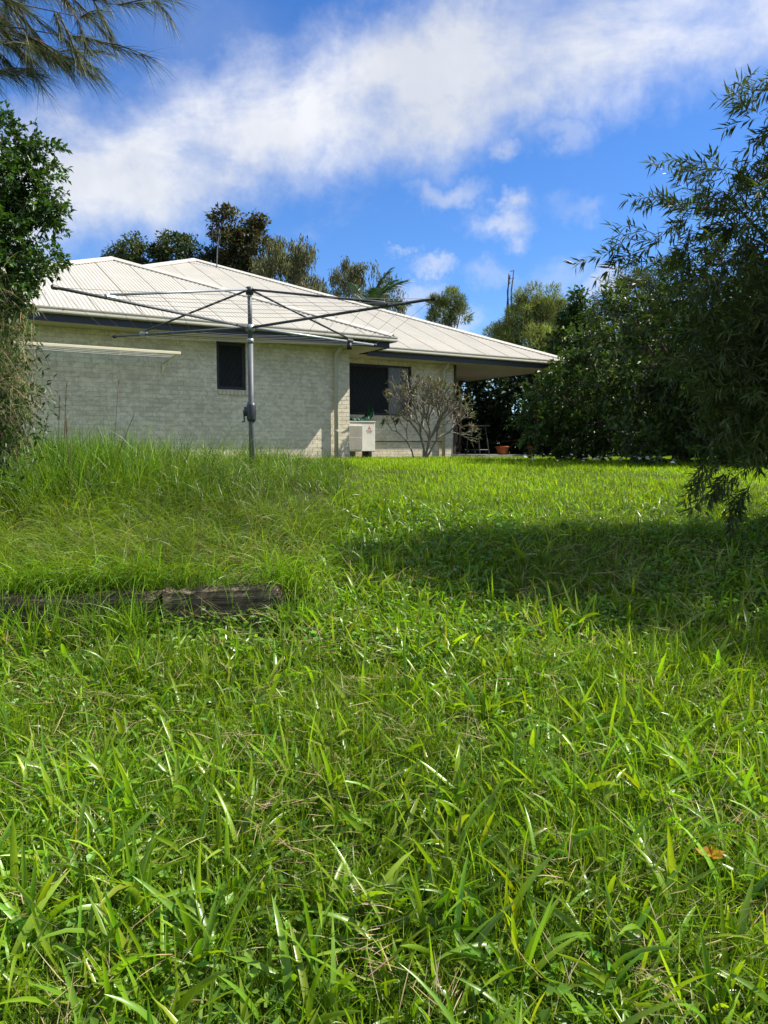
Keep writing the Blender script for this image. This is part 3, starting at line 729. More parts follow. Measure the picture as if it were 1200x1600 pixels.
def limbs(mb, base, fork, C, rng, r0, r1, every=1):
    """tapered trunk, then limbs that reach for the foliage masses"""
    base, fork = np.array(base), np.array(fork); H = np.linalg.norm(fork - base)
    pts = [base + (fork - base) * t + np.array([rng.normal(0, 0.03), rng.normal(0, 0.03), 0]) * H * 0.5 * math.sin(t * math.pi) for t in np.linspace(0, 1, 6)]
    mb.tube(pts, list(np.linspace(r0, r0 * 0.62, 6)), 8)
    for c in C[::every]:
        s = rng.uniform(0.45, 1.0); st = base + (fork - base) * s; m = (st + c) / 2 + rng.normal(0, 0.08, 3) * np.linalg.norm(c - st) + np.array([0, 0, 0.08]) * np.linalg.norm(c - st)
        mb.tube([st, st * 0.4 + m * 0.6, m * 0.6 + c * 0.4, c], [r1, r1 * 0.7, r1 * 0.42, r1 * 0.15], 5, False)
def broad_tree(name, label, cat, base, fork, blobs, *, per, rl, leaf_n, L, W, col, r0, r1, mat='leaf_soft', bark='bark', seed=1, alt=None, pa=0.0, droop=0.25, group=None, shell=(0.55, 1.0), every=3, var=0.28, hang=0.0):
    rng = np.random.default_rng(seed); t = empty(name, base); tag(t, label, cat, group)
    C, R, O = lumps(blobs, per, rl, rng, shell); mb = MB(); b0 = np.array(base)
    limbs(mb, base, fork, C, rng, r0, r1, every); mb.v = [tuple(np.array(v) - b0) for v in mb.v]; mb.build('trunk', M[bark], t, True)
    fo = Fol(); n = len(C) * leaf_n; k = np.repeat(np.arange(len(C)), leaf_n)
    dd = unit(rng.normal(size=(n, 3))); rr = rng.random((n, 1)) ** 0.45
    P = C[k] + dd * rr * R[k][:, None] * np.array([1, 1, 0.85]); 
    D = dd * 0.7 + O[k] * 0.45 + rng.normal(size=(n, 3)) * 0.5 + np.array([0, 0, -droop])
    if hang:
        P[:, 2] -= hang * rng.random(n) ** 1.3 * R[k]; D = rng.normal(size=(n, 3)) * 0.4 + np.array([0, 0, -1.2])
    tone = np.exp(rng.normal(0, 0.22, len(C)))[k][:, None]
    c = leaf_cols(n, col, var, 0.12, rng, alt, pa) * tone
    fo.add(*leaves(P, D, L * rng.uniform(0.7, 1.3, n), W * rng.uniform(0.7, 1.3, n), c, 0.2, np.array([0, 0, 1.0]) if not hang else None, rng))
    fo.build('crown', M[mat], t, base)
    return t
def twig_tree(name, label, cat, base, fork, blobs, *, per, rl, twigs, nleaf, TL, L, W, col, r0, r1, mat='leaf', bark='bark_dark', seed=1, alt=None, pa=0, droop=0.5, every=2, shell=(0.5, 1.0), spread=0.9, group=None, extra=()):
    """crown of real twigs with leaves set along them"""
    rng = np.random.default_rng(seed); t = empty(name, base); tag(t, label, cat, group); b0 = np.array(base)
    C, R, O = lumps(blobs, per, rl, rng, shell); mb = MB(); limbs(mb, base, fork, C, rng, r0, r1, every)
    n = len(C) * twigs; k = np.repeat(np.arange(len(C)), twigs); dd = unit(rng.normal(size=(n, 3)))
    P = C[k] + dd * R[k][:, None] * 0.35 * rng.random((n, 1)); D = unit(dd * 0.8 + O[k] * 0.7)
    if len(extra):
        P = np.concatenate([P, np.array([e[0] for e in extra])]); D = np.concatenate([D, unit(np.array([e[1] for e in extra], float))]); n = len(P)
    TLn = TL * rng.uniform(0.6, 1.25, n); K = 5
    V, F, cc, Cn = strips(P, D, TLn, np.full(n, 0.006 if TL < 0.5 else 0.012), droop, K, np.tile((0.07, 0.055, 0.04), (n, 1)), rng)
    fo = Fol(); fo.add(V, F, cc)
    s = rng.uniform(0.12, 1.0, (n, nleaf)); s.sort(1); q = s * K; i0 = np.minimum(q.astype(int), K - 1); fr = (q - i0)[..., None]
    ar = np.arange(n)[:, None]; A = Cn[ar, i0]; Bp = Cn[ar, i0 + 1]; LP = (A + (Bp - A) * fr).reshape(-1, 3); TD = unit(Bp - A).reshape(-1, 3)
    m = len(LP); side = unit(np.cross(TD, rng.normal(size=(m, 3)))); LD = TD * rng.uniform(0.45, 1.0, (m, 1)) + side * spread + np.array([0, 0, -0.12])
    tone = np.repeat(np.exp(rng.normal(0, 0.2, n)), nleaf)[:, None]
    c = leaf_cols(m, col, 0.25, 0.12, rng, alt, pa) * tone
    fo.add(*leaves(LP, LD, L * rng.uniform(0.65, 1.25, m), W * rng.uniform(0.75, 1.25, m), c, 0.2, np.array([0, 0, 1.0]), rng))
    mb.v = [tuple(np.array(v) - b0) for v in mb.v]; mb.build('trunk', M[bark], t, True)
    fo.build('crown', M[mat], t, base); return t
def gz(x, y): return float(ground_z(x, y))
def bl(px, py, d, r): return (pt(px, py, d), r)

# ------------------------------------------------------------------ big narrow-leaved tree at the right edge
extra = []
rr_ = np.random.default_rng(8)
for px, py, d, ddx, ddz, n in ((1150, 735, 5.5, -0.8, -0.5, 9), (1110, 745, 5.5, -0.7, -0.7, 7), (1165, 760, 5.4, -0.3, -0.8, 7), (1020, 365, 5.7, -1, 0.05, 6), (1000, 400, 5.7, -0.8, 0.1, 5), (1120, 265, 5.7, -0.8, 0.15, 8), (1185, 175, 5.7, -0.5, 0.7, 7), (1075, 320, 5.7, -0.6, 0.6, 6), (1100, 560, 5.5, -0.6, -0.5, 6)):
    for k in range(n):
        extra.append((pt(px + rr_.normal(0, 16), py + rr_.normal(0, 9), d + rr_.normal(0, 0.15)), (ddx + rr_.normal(0, 0.3), rr_.normal(0, 0.4), ddz + rr_.normal(0, 0.25))))
twig_tree('bottlebrush_tree', 'tall dark narrow-leaved tree overhanging the lawn at the right edge', 'tree', (4.3, 5.7, gz(4.3, 5.7) - 0.1), (4.1, 5.65, 1.5),
          [((3.25, 5.67, 0.79), (0.96, 0.70, 0.78)), ((2.93, 5.58, 1.43), (0.87, 0.66, 0.69)), ((3.43, 5.76, 1.98), (1.05, 0.70, 0.69)), ((4.30, 5.76, 2.30), (1.10, 0.86, 0.92)), ((3.57, 5.76, 2.53), (0.78, 0.47, 0.50)), ((3.55, 5.67, 2.70), (0.45, 0.40, 0.30)), ((2.75, 5.67, 1.80), (0.55, 0.47, 0.37)),
           ((4.39, 5.67, 2.70), (0.72, 0.60, 0.50)), ((4.48, 5.86, 1.11), (1.10, 0.93, 1.01)), ((3.43, 5.40, 0.24), (0.50, 0.54, 0.41)), ((5.12, 5.76, 1.85), (0.95, 0.78, 1.05)), ((4.21, 5.67, 0.29), (0.82, 0.78, 0.55)), ((2.8, 5.45, 0.42), (0.40, 0.4, 0.28)), ((2.6, 5.6, 0.75), (0.42, 0.4, 0.45)), ((4.2, 4.75, 1.35), (0.95, 0.7, 1.0)), ((4.9, 4.9, 2.2), (0.9, 0.8, 0.8))],
          per=4.6, rl=0.28, twigs=9, nleaf=22, TL=0.33, L=0.10, W=0.0155, col=(0.062, 0.092, 0.024), r0=0.11, r1=0.03, alt=(0.11, 0.13, 0.03), pa=0.05, seed=21, extra=extra, droop=0.55, every=9)

# ------------------------------------------------------------------ glossy bushes by the verandah
twig_tree('glossy_bush', 'dark glossy-leaved bush in front of the verandah opening', 'bush', (3.75, 14.4, -0.05), (3.75, 14.4, 0.9),
          [bl(880, 640, 14.2, (0.75, 0.7, 0.8)), bl(840, 640, 14.3, (0.45, 0.5, 0.55)), bl(930, 600, 14.4, (0.8, 0.8, 0.95)), bl(960, 670, 13.9, (0.9, 0.7, 0.6)), bl(885, 690, 13.9, (0.7, 0.6, 0.35)), bl(920, 545, 14.6, (0.45, 0.5, 0.5))],
          per=4.2, rl=0.33, twigs=9, nleaf=14, TL=0.34, L=0.10, W=0.050, col=(0.050, 0.092, 0.020), r0=0.07, r1=0.025, seed=5, alt=(0.07, 0.15, 0.02), pa=0.08, droop=0.1, every=2)
twig_tree('glossy_bush', 'tall dark green bush standing behind the overhanging narrow-leaved tree', 'bush', (5.0, 12.6, -0.05), (5.0, 12.6, 1.2),
          [bl(1010, 560, 12.8, (0.9, 0.8, 1.1)), bl(1040, 660, 12.0, (1.0, 0.8, 0.75)), bl(1100, 580, 12.4, (1.1, 0.9, 1.3)), bl(1150, 660, 11.8, (1.1, 0.8, 0.8)), bl(1190, 520, 12.4, (1.1, 0.9, 1.5)), bl(1000, 480, 13.2, (0.6, 0.6, 0.5))],
          per=4.0, rl=0.40, twigs=9, nleaf=13, TL=0.40, L=0.12, W=0.055, col=(0.046, 0.080, 0.019), r0=0.10, r1=0.035, seed=6, alt=(0.06, 0.12, 0.02), pa=0.06, droop=0.15, every=3)
broad_tree('garden_tree', 'broad dark tree added past the right-hand bushes to shade them', 'tree', (8.2, 12.2, -0.1), (8.2, 12.2, 2.0),  # mostly out of view, added to keep sun off the bushes
           [((7.4, 12.3, 2.3), (1.6, 1.5, 1.6)), ((8.7, 12.6, 3.4), (1.6, 1.5, 1.3)), ((8.8, 11.9, 1.5), (1.5, 1.3, 1.4)), ((7.0, 13.6, 1.6), (1.4, 1.4, 1.5))],
           per=2.6, rl=0.5, leaf_n=200, L=0.17, W=0.075, col=(0.03, 0.06, 0.018), r0=0.16, r1=0.06, seed=7)

# ------------------------------------------------------------------ trees behind the house
def far_tree(px, ground_d, blobs, **k):
    x = (px - 600) / FPX * ground_d; b = (x, ground_d, -0.1); top = np.mean([q[0] for q in blobs], 0)
    return broad_tree(k.pop('name', 'background_tree'), k.pop('label'), k.pop('cat', 'tree'), b, (b[0] + 0.3, b[1], top[2] * 0.75), blobs, **k)
far_tree(230, 41, [bl(195, 402, 41, (1.2, 1.2, 0.8)), bl(230, 395, 41, (1.1, 1.2, 0.95)), bl(265, 392, 41, (1.0, 1.1, 0.9)), bl(292, 392, 41, (0.8, 1.0, 0.75)), bl(240, 425, 41, (2.4, 1.6, 1.4))],
         label='low dark green tree showing above the left roof apex', per=2.5, rl=0.45, leaf_n=90, L=0.20, W=0.11, col=(0.052, 0.082, 0.030), r0=0.28, r1=0.09, seed=31, every=8, alt=(0.10, 0.075, 0.025), pa=0.08)
far_tree(375, 42, [bl(372, 352, 42, (1.35, 1.3, 0.95)), bl(345, 360, 42, (0.65, 0.8, 0.5)), bl(398, 358, 42, (0.75, 0.9, 0.6)), bl(360, 385, 42, (1.3, 1.3, 1.1)), bl(395, 395, 42, (1.4, 1.3, 1.1)), bl(350, 415, 42, (1.5, 1.3, 1.0)), bl(385, 430, 42, (2.0, 1.5, 1.5))],
         label='tallest dark tree behind the roof, beside the aerial', per=2.3, rl=0.42, leaf_n=90, L=0.22, W=0.12, col=(0.060, 0.068, 0.030), r0=0.32, r1=0.1, seed=32, every=9, alt=(0.12, 0.075, 0.03), pa=0.12)
far_tree(445, 38, [bl(425, 395, 38, (1.1, 1.1, 0.8)), bl(455, 388, 38, (1.0, 1.1, 0.6)), bl(480, 390, 38, (0.75, 1.0, 0.55)), bl(430, 425, 38, (1.5, 1.3, 1.3)), bl(475, 420, 38, (0.95, 1.2, 1.2)), bl(490, 440, 38, (0.5, 0.9, 0.8)), bl(440, 455, 38, (2.0, 1.3, 1.0))],
         label='pale olive weeping gum tree in the middle behind the roof ridge', per=2.0, rl=0.40, leaf_n=105, L=0.24, W=0.05, col=(0.144, 0.158, 0.059), r0=0.26, r1=0.08, seed=33, every=9, hang=1.9, alt=(0.13, 0.11, 0.05), pa=0.2)
far_tree(555, 40, [bl(540, 425, 40, (1.1, 1.1, 0.7)), bl(570, 425, 40, (1.0, 1.1, 0.6)), bl(525, 450, 40, (1.0, 1.2, 1.1)), bl(565, 455, 40, (1.4, 1.2, 1.1)), bl(605, 445, 40, (0.8, 1.0, 0.9)), bl(615, 470, 40, (0.6, 0.9, 0.7)), bl(555, 490, 40, (2.2, 1.3, 1.0))],
         label='olive weeping gum tree behind the palm', per=1.7, rl=0.38, leaf_n=90, L=0.24, W=0.05, col=(0.132, 0.150, 0.063), r0=0.24, r1=0.07, seed=34, every=9, hang=1.8, alt=(0.12, 0.10, 0.05), pa=0.2)
far_tree(698, 42, [bl(699, 482, 42, (0.75, 0.8, 0.7)), bl(711, 471, 42, (0.42, 0.5, 0.42)), bl(681, 480, 42, (0.45, 0.6, 0.42)), bl(720, 493, 42, (0.42, 0.6, 0.5)), bl(688, 500, 42, (0.8, 0.8, 0.7)), bl(705, 462, 42, (0.2, 0.3, 0.25))],
         label='small round feathery tree standing alone above the roof slope', per=2.7, rl=0.34, leaf_n=127, L=0.26, W=0.035, col=(0.150, 0.185, 0.063), r0=0.2, r1=0.06, seed=35, droop=-0.5)
far_tree(835, 31, [bl(840, 475, 31, (0.95, 1.0, 0.8)), bl(862, 480, 31, (0.75, 0.9, 0.65)), bl(820, 500, 31, (0.9, 1.0, 0.9)), bl(860, 510, 31, (1.1, 1.0, 0.9)), bl(795, 520, 31, (0.6, 0.8, 0.5)), bl(835, 540, 31, (1.6, 1.1, 1.0))],
         label='large pale green feathery tree beside the bare stalks', per=2.7, rl=0.33, leaf_n=135, L=0.22, W=0.028, col=(0.176, 0.220, 0.063), r0=0.2, r1=0.06, seed=36, droop=-0.5, alt=(0.16, 0.17, 0.05), pa=0.15)
far_tree(850, 27, [bl(850, 532, 27, (0.75, 0.7, 0.5)), bl(870, 540, 27, (0.7, 0.7, 0.5)), bl(845, 560, 27, (1.0, 0.8, 0.6))],
         name='feathery_shrub', cat='shrub', label='low rounded pale green shrub just above the verandah roof', per=2.7, rl=0.28, leaf_n=135, L=0.18, W=0.024, col=(0.176, 0.211, 0.059), r0=0.1, r1=0.04, seed=37, droop=-0.5)
far_tree(785, 32, [bl(772, 520, 32, (0.35, 0.5, 0.35)), bl(785, 530, 32, (0.5, 0.6, 0.35)), bl(790, 545, 32, (0.7, 0.7, 0.5))],
         name='feathery_shrub', cat='shrub', label='tuft of pale foliage at the foot of the bare stalks', per=2.7, rl=0.25, leaf_n=120, L=0.18, W=0.025, col=(0.150, 0.193, 0.059), r0=0.08, r1=0.03, seed=38, droop=-0.5)
far_tree(905, 24.5, [bl(905, 475, 24.5, (0.32, 0.5, 0.5)), bl(905, 500, 24.5, (0.55, 0.6, 0.45)), bl(900, 530, 24.5, (0.8, 0.8, 0.7)), bl(925, 520, 24.5, (0.6, 0.7, 0.6)), bl(930, 555, 24.5, (0.9, 0.8, 0.7)), bl(880, 555, 24.5, (0.7, 0.7, 0.6))],
         label='dark green pointed tree between pale tree and right-hand bushes', per=2.6, rl=0.30, leaf_n=90, L=0.17, W=0.09, col=(0.036, 0.075, 0.021), r0=0.14, r1=0.05, seed=39, alt=(0.08, 0.15, 0.03), pa=0.06, mat='leaf')
far_tree(975, 20, [bl(965, 470, 20, (0.55, 0.6, 0.55)), bl(985, 450, 20, (0.5, 0.6, 0.5)), bl(950, 505, 20, (0.7, 0.7, 0.7)), bl(1000, 480, 20, (0.8, 0.8, 0.8)), bl(1040, 440, 20, (1.0, 0.9, 0.8)), bl(985, 540, 20, (1.2, 0.9, 0.8)), bl(1060, 520, 20, (1.4, 1, 1.2))],
         label='olive green tree rising behind the glossy bushes', per=2.3, rl=0.30, leaf_n=112, L=0.14, W=0.03, col=(0.078, 0.101, 0.034), r0=0.14, r1=0.05, seed=40, alt=(0.10, 0.12, 0.03), pa=0.15)
# dense hedge behind the verandah, two hidden masses added to block sky light
broad_tree('garden_hedge', 'dense dark hedge closing the view behind the verandah', 'hedge', (8.6, 23.2, -0.1), (8.6, 23.2, 0.8),
           [((6.6, 21.7, 1.4), (0.9, 0.9, 1.6)), ((7.5, 22.6, 1.6), (1.0, 0.9, 1.8)), ((3.0, 27.8, 1.6), (1.5, 0.9, 1.9)), ((4.0, 27.0, 1.6), (1.4, 0.9, 1.9)), ((5.2, 26.0, 1.6), (1.5, 0.9, 1.9)), ((6.4, 25.2, 1.6), (1.5, 0.9, 1.9)), ((7.8, 24.4, 1.4), (1.6, 0.9, 1.8)), ((9.2, 23.4, 1.8), (1.7, 1.0, 2.2)), ((10.8, 22.6, 2.2), (1.8, 1.1, 2.6)), ((12.6, 21.8, 2.2), (1.8, 1.1, 2.6)), ((4.4, 26.8, 0.4), (2.6, 0.7, 0.8)), ((7.2, 24.8, 0.4), (2.4, 0.7, 0.8)), ((10.4, 22.8, 0.4), (2.8, 0.8, 0.9))],
           per=5.0, rl=0.45, leaf_n=75, L=0.21, W=0.11, col=(0.028, 0.052, 0.016), r0=0.1, r1=0.05, seed=43, every=20)

# bare stalks above the roof
def stalks():
    rng = np.random.default_rng(3); d = 31.5; b = pt(797, 705, d); t = empty('bare_stalks', (b[0], d, 0)); tag(t, 'cluster of thin bare dead stalks against the sky', 'stalks')
    for pxs in (((790, 560), (791, 500), (793, 470), (795, 428)), ((797, 560), (795, 500), (793, 455), (797, 430)), ((799, 560), (799, 490), (799, 455), (803, 422))):
        P = [pt(x, y, d) - np.array([b[0], d, 0]) for x, y in pxs]; P.insert(0, np.array([P[0][0], 0, 0]))
        MB().tube(P, [0.05, 0.045, 0.04, 0.032, 0.02], 6).build('stalk', M['bark_dark'], t, True)
    for (x0, y0), (x1, y1) in (((797, 424), (803, 423)), ((795, 433), (799, 436)), ((794, 445), (798, 441)), ((800, 440), (803, 434))):
        MB().tube([pt(x0, y0, d) - [b[0], d, 0], pt(x1, y1, d) - [b[0], d, 0]], 0.014, 4).build('side_shoot', M['bark_dark'], t)
stalks()

# palm
def palm():
    rng = np.random.default_rng(9); d = 34.0; c = pt(572, 487, d); t = empty('palm_tree', (c[0], d, -0.1)); tag(t, 'dark green palm with upswept fronds rising behind the roof hip', 'palm')
    h = c[2] + 0.1; MB().tube([(0, 0, 0), (0.05, 0, h * 0.5), (0, 0, h)], [0.16, 0.13, 0.11], 10).build('trunk', M['bark'], t, True)
    for i, (ax, el, ln, ay) in enumerate(((0.22, 1.25, 2.3, 0.1), (0.62, 0.95, 2.3, -0.2), (0.45, 1.1, 2.2, 0.3), (0.9, 0.65, 2.0, 0.1), (-0.15, 1.2, 1.7, 0.2), (1.0, 0.25, 1.9, -0.3), (1.0, -0.05, 1.7, 0.4), (-0.8, 0.5, 1.4, 0.5), (0.2, 0.8, 1.9, -0.9), (0.3, 0.7, 1.9, 0.9), (-0.6, 0.3, 1.6, -0.7))):
        hd = np.array([ax, ay, 0]); hd = hd / (np.linalg.norm(hd) + 1e-6)
        D = np.array([hd * math.cos(el) + np.array([0, 0, math.sin(el)])]); P = np.array([[0, 0, h]])
        V, F, C, Cn = strips(P, D, np.array([ln]), np.array([0.04]), 0.9, 10, np.array([[0.06, 0.09, 0.03]]), rng)
        fo = Fol(); fo.add(V, F, C); n = 70
        s = np.linspace(0.12, 1, n); q = s * 10; i0 = np.minimum(q.astype(int), 9); A = Cn[0, i0] + (Cn[0, i0 + 1] - Cn[0, i0]) * (q - i0)[:, None]; T = unit(Cn[0, i0 + 1] - Cn[0, i0])
        sd = unit(np.cross(T, np.array([0, 0, 1.0]))) 
        for sg in (1, -1):
            LD = T * 0.75 + sd * sg * 0.7 + rng.normal(0, 0.08, (n, 3)) + np.array([0, 0, 0.1]); LL = 0.62 * np.sin(np.pi * (0.12 + 0.8 * s)) ** 0.6
            v, f, c2, _ = strips(A, LD, LL, np.full(n, 0.035), 0.5, 3, leaf_cols(n, (0.03, 0.065, 0.022), 0.15, 0.1, rng), rng); fo.add(v, f, c2)
        fo.build('frond', M['leaf'], t)
palm()

# ------------------------------------------------------------------ left side: glossy tree, dry creeper, casuarina branch
ex2 = []
for px, py, n in ((105, 320, 5), (95, 262, 4), (85, 230, 4), (60, 225, 4), (85, 405, 4), (70, 440, 4), (80, 345, 4)):
    for k in range(n): ex2.append((pt(px - 22 + rr_.normal(0, 6), py + rr_.normal(0, 8), 5.6 + rr_.normal(0, 0.1)), (1 + rr_.normal(0, 0.3), rr_.normal(0, 0.4), 0.05 + rr_.normal(0, 0.35))))
twig_tree('garden_tree', 'dark glossy small-leaved tree at the left edge', 'tree', (-3.25, 5.7, gz(-3.25, 5.7) - 0.1), (-3.2, 5.7, 1.2),
          [bl(-5, 270, 5.6, (0.36, 0.45, 0.40)), bl(30, 330, 5.6, (0.28, 0.4, 0.34)), bl(-5, 385, 5.6, (0.38, 0.5, 0.42)), bl(-60, 320, 5.7, (0.6, 0.6, 0.7)), bl(-45, 450, 5.6, (0.38, 0.5, 0.4)), bl(8, 432, 5.5, (0.22, 0.3, 0.22)), bl(0, 220, 5.6, (0.2, 0.25, 0.2))],
          per=3.8, rl=0.15, twigs=9, nleaf=15, TL=0.15, L=0.045, W=0.023, col=(0.040, 0.092, 0.022), r0=0.06, r1=0.014, seed=51, alt=(0.09, 0.18, 0.03), pa=0.05, droop=0.15, extra=ex2, every=10)
def creeper():
    rng = np.random.default_rng(52); t = empty('creeper', (-3.0, 5.3, gz(-3.0, 5.3))); tag(t, 'tangle of dry vine and sparse green leaves below the left tree', 'creeper')
    blobs = [bl(-18, 510, 5.35, (0.22, 0.3, 0.28)), bl(-8, 570, 5.3, (0.2, 0.3, 0.3)), bl(-2, 625, 5.25, (0.2, 0.3, 0.25)), bl(-15, 670, 5.25, (0.22, 0.3, 0.2)), bl(-60, 600, 5.3, (0.3, 0.3, 0.6)), bl(0, 655, 5.2, (0.2, 0.25, 0.18)), bl(-10, 700, 5.2, (0.22, 0.25, 0.2))]
    C, R, O = lumps(blobs, 4.0, 0.12, rng); o = np.array([-3.0, 5.3, gz(-3.0, 5.3)])
    k = np.repeat(np.arange(len(C)), 34); n = len(k)
    P = C[k] + rng.normal(0, 0.06, (n, 3)) + np.array([0, 0, 0.12]); D = rng.normal(size=(n, 3)) * 0.7 + np.array([0.1, 0, -0.6])
    V, F, c, _ = strips(P, D, rng.uniform(0.1, 0.32, n), np.full(n, 0.0045), 0.9, 4, leaf_cols(n, (0.30, 0.25, 0.13), 0.35, 0.1, rng, (0.10, 0.17, 0.04), 0.45), rng)
    fo = Fol(); fo.add(V, F, c); fo.build('dry_vine', M['straw'], t, o)
    k = np.repeat(np.arange(len(C)), 34); n = len(k); P = C[k] + rng.normal(0, 0.10, (n, 3)); D = rng.normal(size=(n, 3)) + np.array([0.3, -0.2, -0.1])
    fo = Fol(); fo.add(*leaves(P, D, rng.uniform(0.035, 0.07, n), rng.uniform(0.012, 0.026, n), leaf_cols(n, (0.035, 0.07, 0.02), 0.3, 0.12, rng), 0.2, np.array([0, 0, 1.0]), rng)); fo.build('foliage', M['leaf'], t, o)
    mb = MB()
    for i in range(14):
        x = -3.08 + rng.normal(0, 0.08); y = 5.3 + rng.normal(0, 0.12); mb.tube([(x - o[0], y - o[1], -0.05), (x - o[0] + rng.normal(0, 0.08), y - o[1], 0.6), (x - o[0] + rng.normal(0, 0.12), y - o[1], 1.3), (x - o[0] + rng.normal(0, 0.15), y - o[1], 1.9)], [0.012, 0.01, 0.008, 0.004], 5)
    mb.build('stem', M['bark'], t, True)
creeper()
def casuarina():
    rng = np.random.default_rng(53); base = (-4.6, 4.6, gz(-4.6, 4.6) - 0.1); o = np.array(base); t = empty('casuarina_tree', base); tag(t, 'she-oak with drooping needle branches hanging into the upper left sky', 'tree')
    mb = MB(); mb.tube([(0, 0, 0), (0.05, 0.02, 1.6), (0.0, 0.05, 3.2), (0.1, 0, 5.0), (0.1, 0.05, 6.8)], [0.17, 0.14, 0.12, 0.08, 0.03], 10)
    fo = Fol(); P = []; D = []
    def bough(st, en, sag, n, spread):
        st, en = np.array(st), np.array(en); pts = [st + (en - st) * s + np.array([0, 0, sag * math.sin(math.pi * s)]) for s in np.linspace(0, 1, 7)]
        mb.tube([p - o for p in pts], [0.026, 0.021, 0.016, 0.012, 0.008, 0.004, 0.0015], 6)
        for i in range(n):
            s = rng.uniform(0.15, 1.0) ** 0.8; q = s * 6; i0 = min(int(q), 5); b = pts[i0] + (pts[i0 + 1] - pts[i0]) * (q - i0); dr = unit(en - st)
            sdir = unit(dr * 0.9 + rng.normal(0, 0.45, 3) + np.array([0, 0, -0.22])); ln = spread * rng.uniform(0.5, 1.2)
            sp = [b, b + sdir * ln * 0.5, b + sdir * ln + np.array([0, 0, -0.10 * ln])]; mb.tube([p - o for p in sp], [0.006, 0.004, 0.002], 4, False)
            m = 75
            for _ in range(m):
                u_ = rng.random(); P.append(b + (sp[2] - b) * u_); D.append(sdir * 0.9 + rng.normal(0, 0.33, 3) + np.array([0.1, 0, -0.42]))
    hub = np.array([-4.5, 4.6, 2.9])
    bough(hub, pt(205, 12, 4.3), 0.12, 20, 0.30); bough(hub + [0, 0, 0.3], pt(120, -40, 4.5), 0.15, 26, 0.4); bough(hub + [0, 0, -0.1], pt(60, 60, 4.2), 0.1, 26, 0.32)
    bough(hub + [0, 0, -0.4], pt(-15, 105, 4.2), 0.05, 18, 0.26); bough(hub, pt(140, 30, 4.1), 0.1, 22, 0.3); bough(hub + [0, 0, 0.6], pt(230, -30, 4.5), 0.15, 20, 0.35)
    bough(hub + [0, 0, -0.2], pt(140, 62, 4.2), 0.08, 24, 0.28); bough(hub + [0, 0, -0.2], pt(85, 85, 4.3), 0.08, 24, 0.28); bough(hub + [0, 0, -0.5], pt(20, 115, 4.2), 0.05, 22, 0.25)
    bough(hub + [0, 0, 0.2], pt(0, 0, 4.8), 0.1, 26, 0.45)
    for e in ((-6.5, 5.2, 3.6), (-5.2, 6.4, 4.2), (-5.5, 3.2, 4.0), (-4.2, 5.0, 5.6), (-5.4, 4.2, 5.8), (-4.6, 4.4, 6.9)): bough(np.array([-4.52, 4.6, e[2] - 0.5]), e, 0.15, 16, 0.5)
    P = np.array(P); D = np.array(D); n = len(P)
    V, F, c, _ = strips(P, D, rng.uniform(0.10, 0.22, n), np.full(n, 0.0034), 0.35, 3, leaf_cols(n, (0.075, 0.095, 0.034), 0.3, 0.12, rng, (0.14, 0.12, 0.05), 0.12), rng)
    fo.add(V, F, c); mb.build('trunk', M['bark'], t, True); fo.build('crown', M['leaf_soft'], t, o)
casuarina()

# ------------------------------------------------------------------ frangipani
def frangipani():
    rng = np.random.default_rng(15); d = 17.0; b = pt(662, 712, d); b[2] = gz(b[0], d) - 0.03; t = empty('frangipani', b); tag(t, 'nearly leafless frangipani with grey forked branches before the recessed wall', 'shrub')
    mb = MB(); tips = []
    def grow(p, dr, ln, r, lv):
        bend = rng.normal(0, 0.12, 3); e = p + unit(dr + bend) * ln; m = p + unit(dr) * ln * 0.5
        mb.tube([p, m, e], [r, r * 0.9, r * 0.82], 6, lv == 0)
        if lv == 0: tips.append((e, unit(e - m), r)); return
        n = 3 if rng.random() < 0.35 else 2; a0 = rng.uniform(0, 2 * math.pi); ax = unit(e - m); s = unit(np.cross(ax, rng.normal(size=3))); q = np.cross(ax, s)
        for i in range(n):
            an = a0 + i * 2 * math.pi / n; nd = ax * 0.95 + (math.cos(an) * s + math.sin(an) * q) * rng.uniform(0.42, 0.66) + np.array([0, 0, 0.24])
            grow(e, nd, ln * rng.uniform(0.66, 0.86), r * 0.76, lv - 1)
    for dr, ln, r, lv, off in (((0.02, 0, 1), 0.56, 0.036, 5, 0), ((0.22, 0.1, 0.95), 0.52, 0.034, 5, 0.02), ((0.50, -0.05, 0.85), 0.52, 0.032, 5, 0.03), ((0.10, 0.3, 0.95), 0.5, 0.030, 5, 0.05), ((-0.22, -0.1, 1), 0.42, 0.022, 3, -0.22)):
        grow(np.array([off, 0, 0.0]), unit(np.array(dr, float)), ln, r, lv)
    mb.build('trunk', M['frangi'], t, True)
    fo = Fol(); E_ = np.array([q[0] for q in tips]); Dd = np.array([q[1] for q in tips]); k = np.repeat(np.arange(len(E_)), 6); n = len(k)
    D = Dd[k] + rng.normal(0, 0.55, (n, 3)); fo.add(*leaves(E_[k] - Dd[k] * 0.03 * rng.random((n, 1)), D, rng.uniform(0.05, 0.14, n), rng.uniform(0.010, 0.028, n), leaf_cols(n, (0.14, 0.125, 0.085), 0.45, 0.1, rng, (0.06, 0.09, 0.025), 0.35), 0.2, None, rng))
    low = [i for i in range(len(E_)) if E_[i][2] < 0.95 and E_[i][0] < 0.15][:10]
    for i in low:
        m = 3; fo.add(*leaves(np.repeat(E_[i][None], m, 0), np.array([[-0.5, -0.4, -0.7]]) + rng.normal(0, 0.4, (m, 3)), rng.uniform(0.16, 0.27, m), rng.uniform(0.06, 0.09, m), leaf_cols(m, (0.045, 0.085, 0.03), 0.15, 0.08, rng), 0.1, None, rng))
    fo.build('leaves', M['leaf'], t)
frangipani()

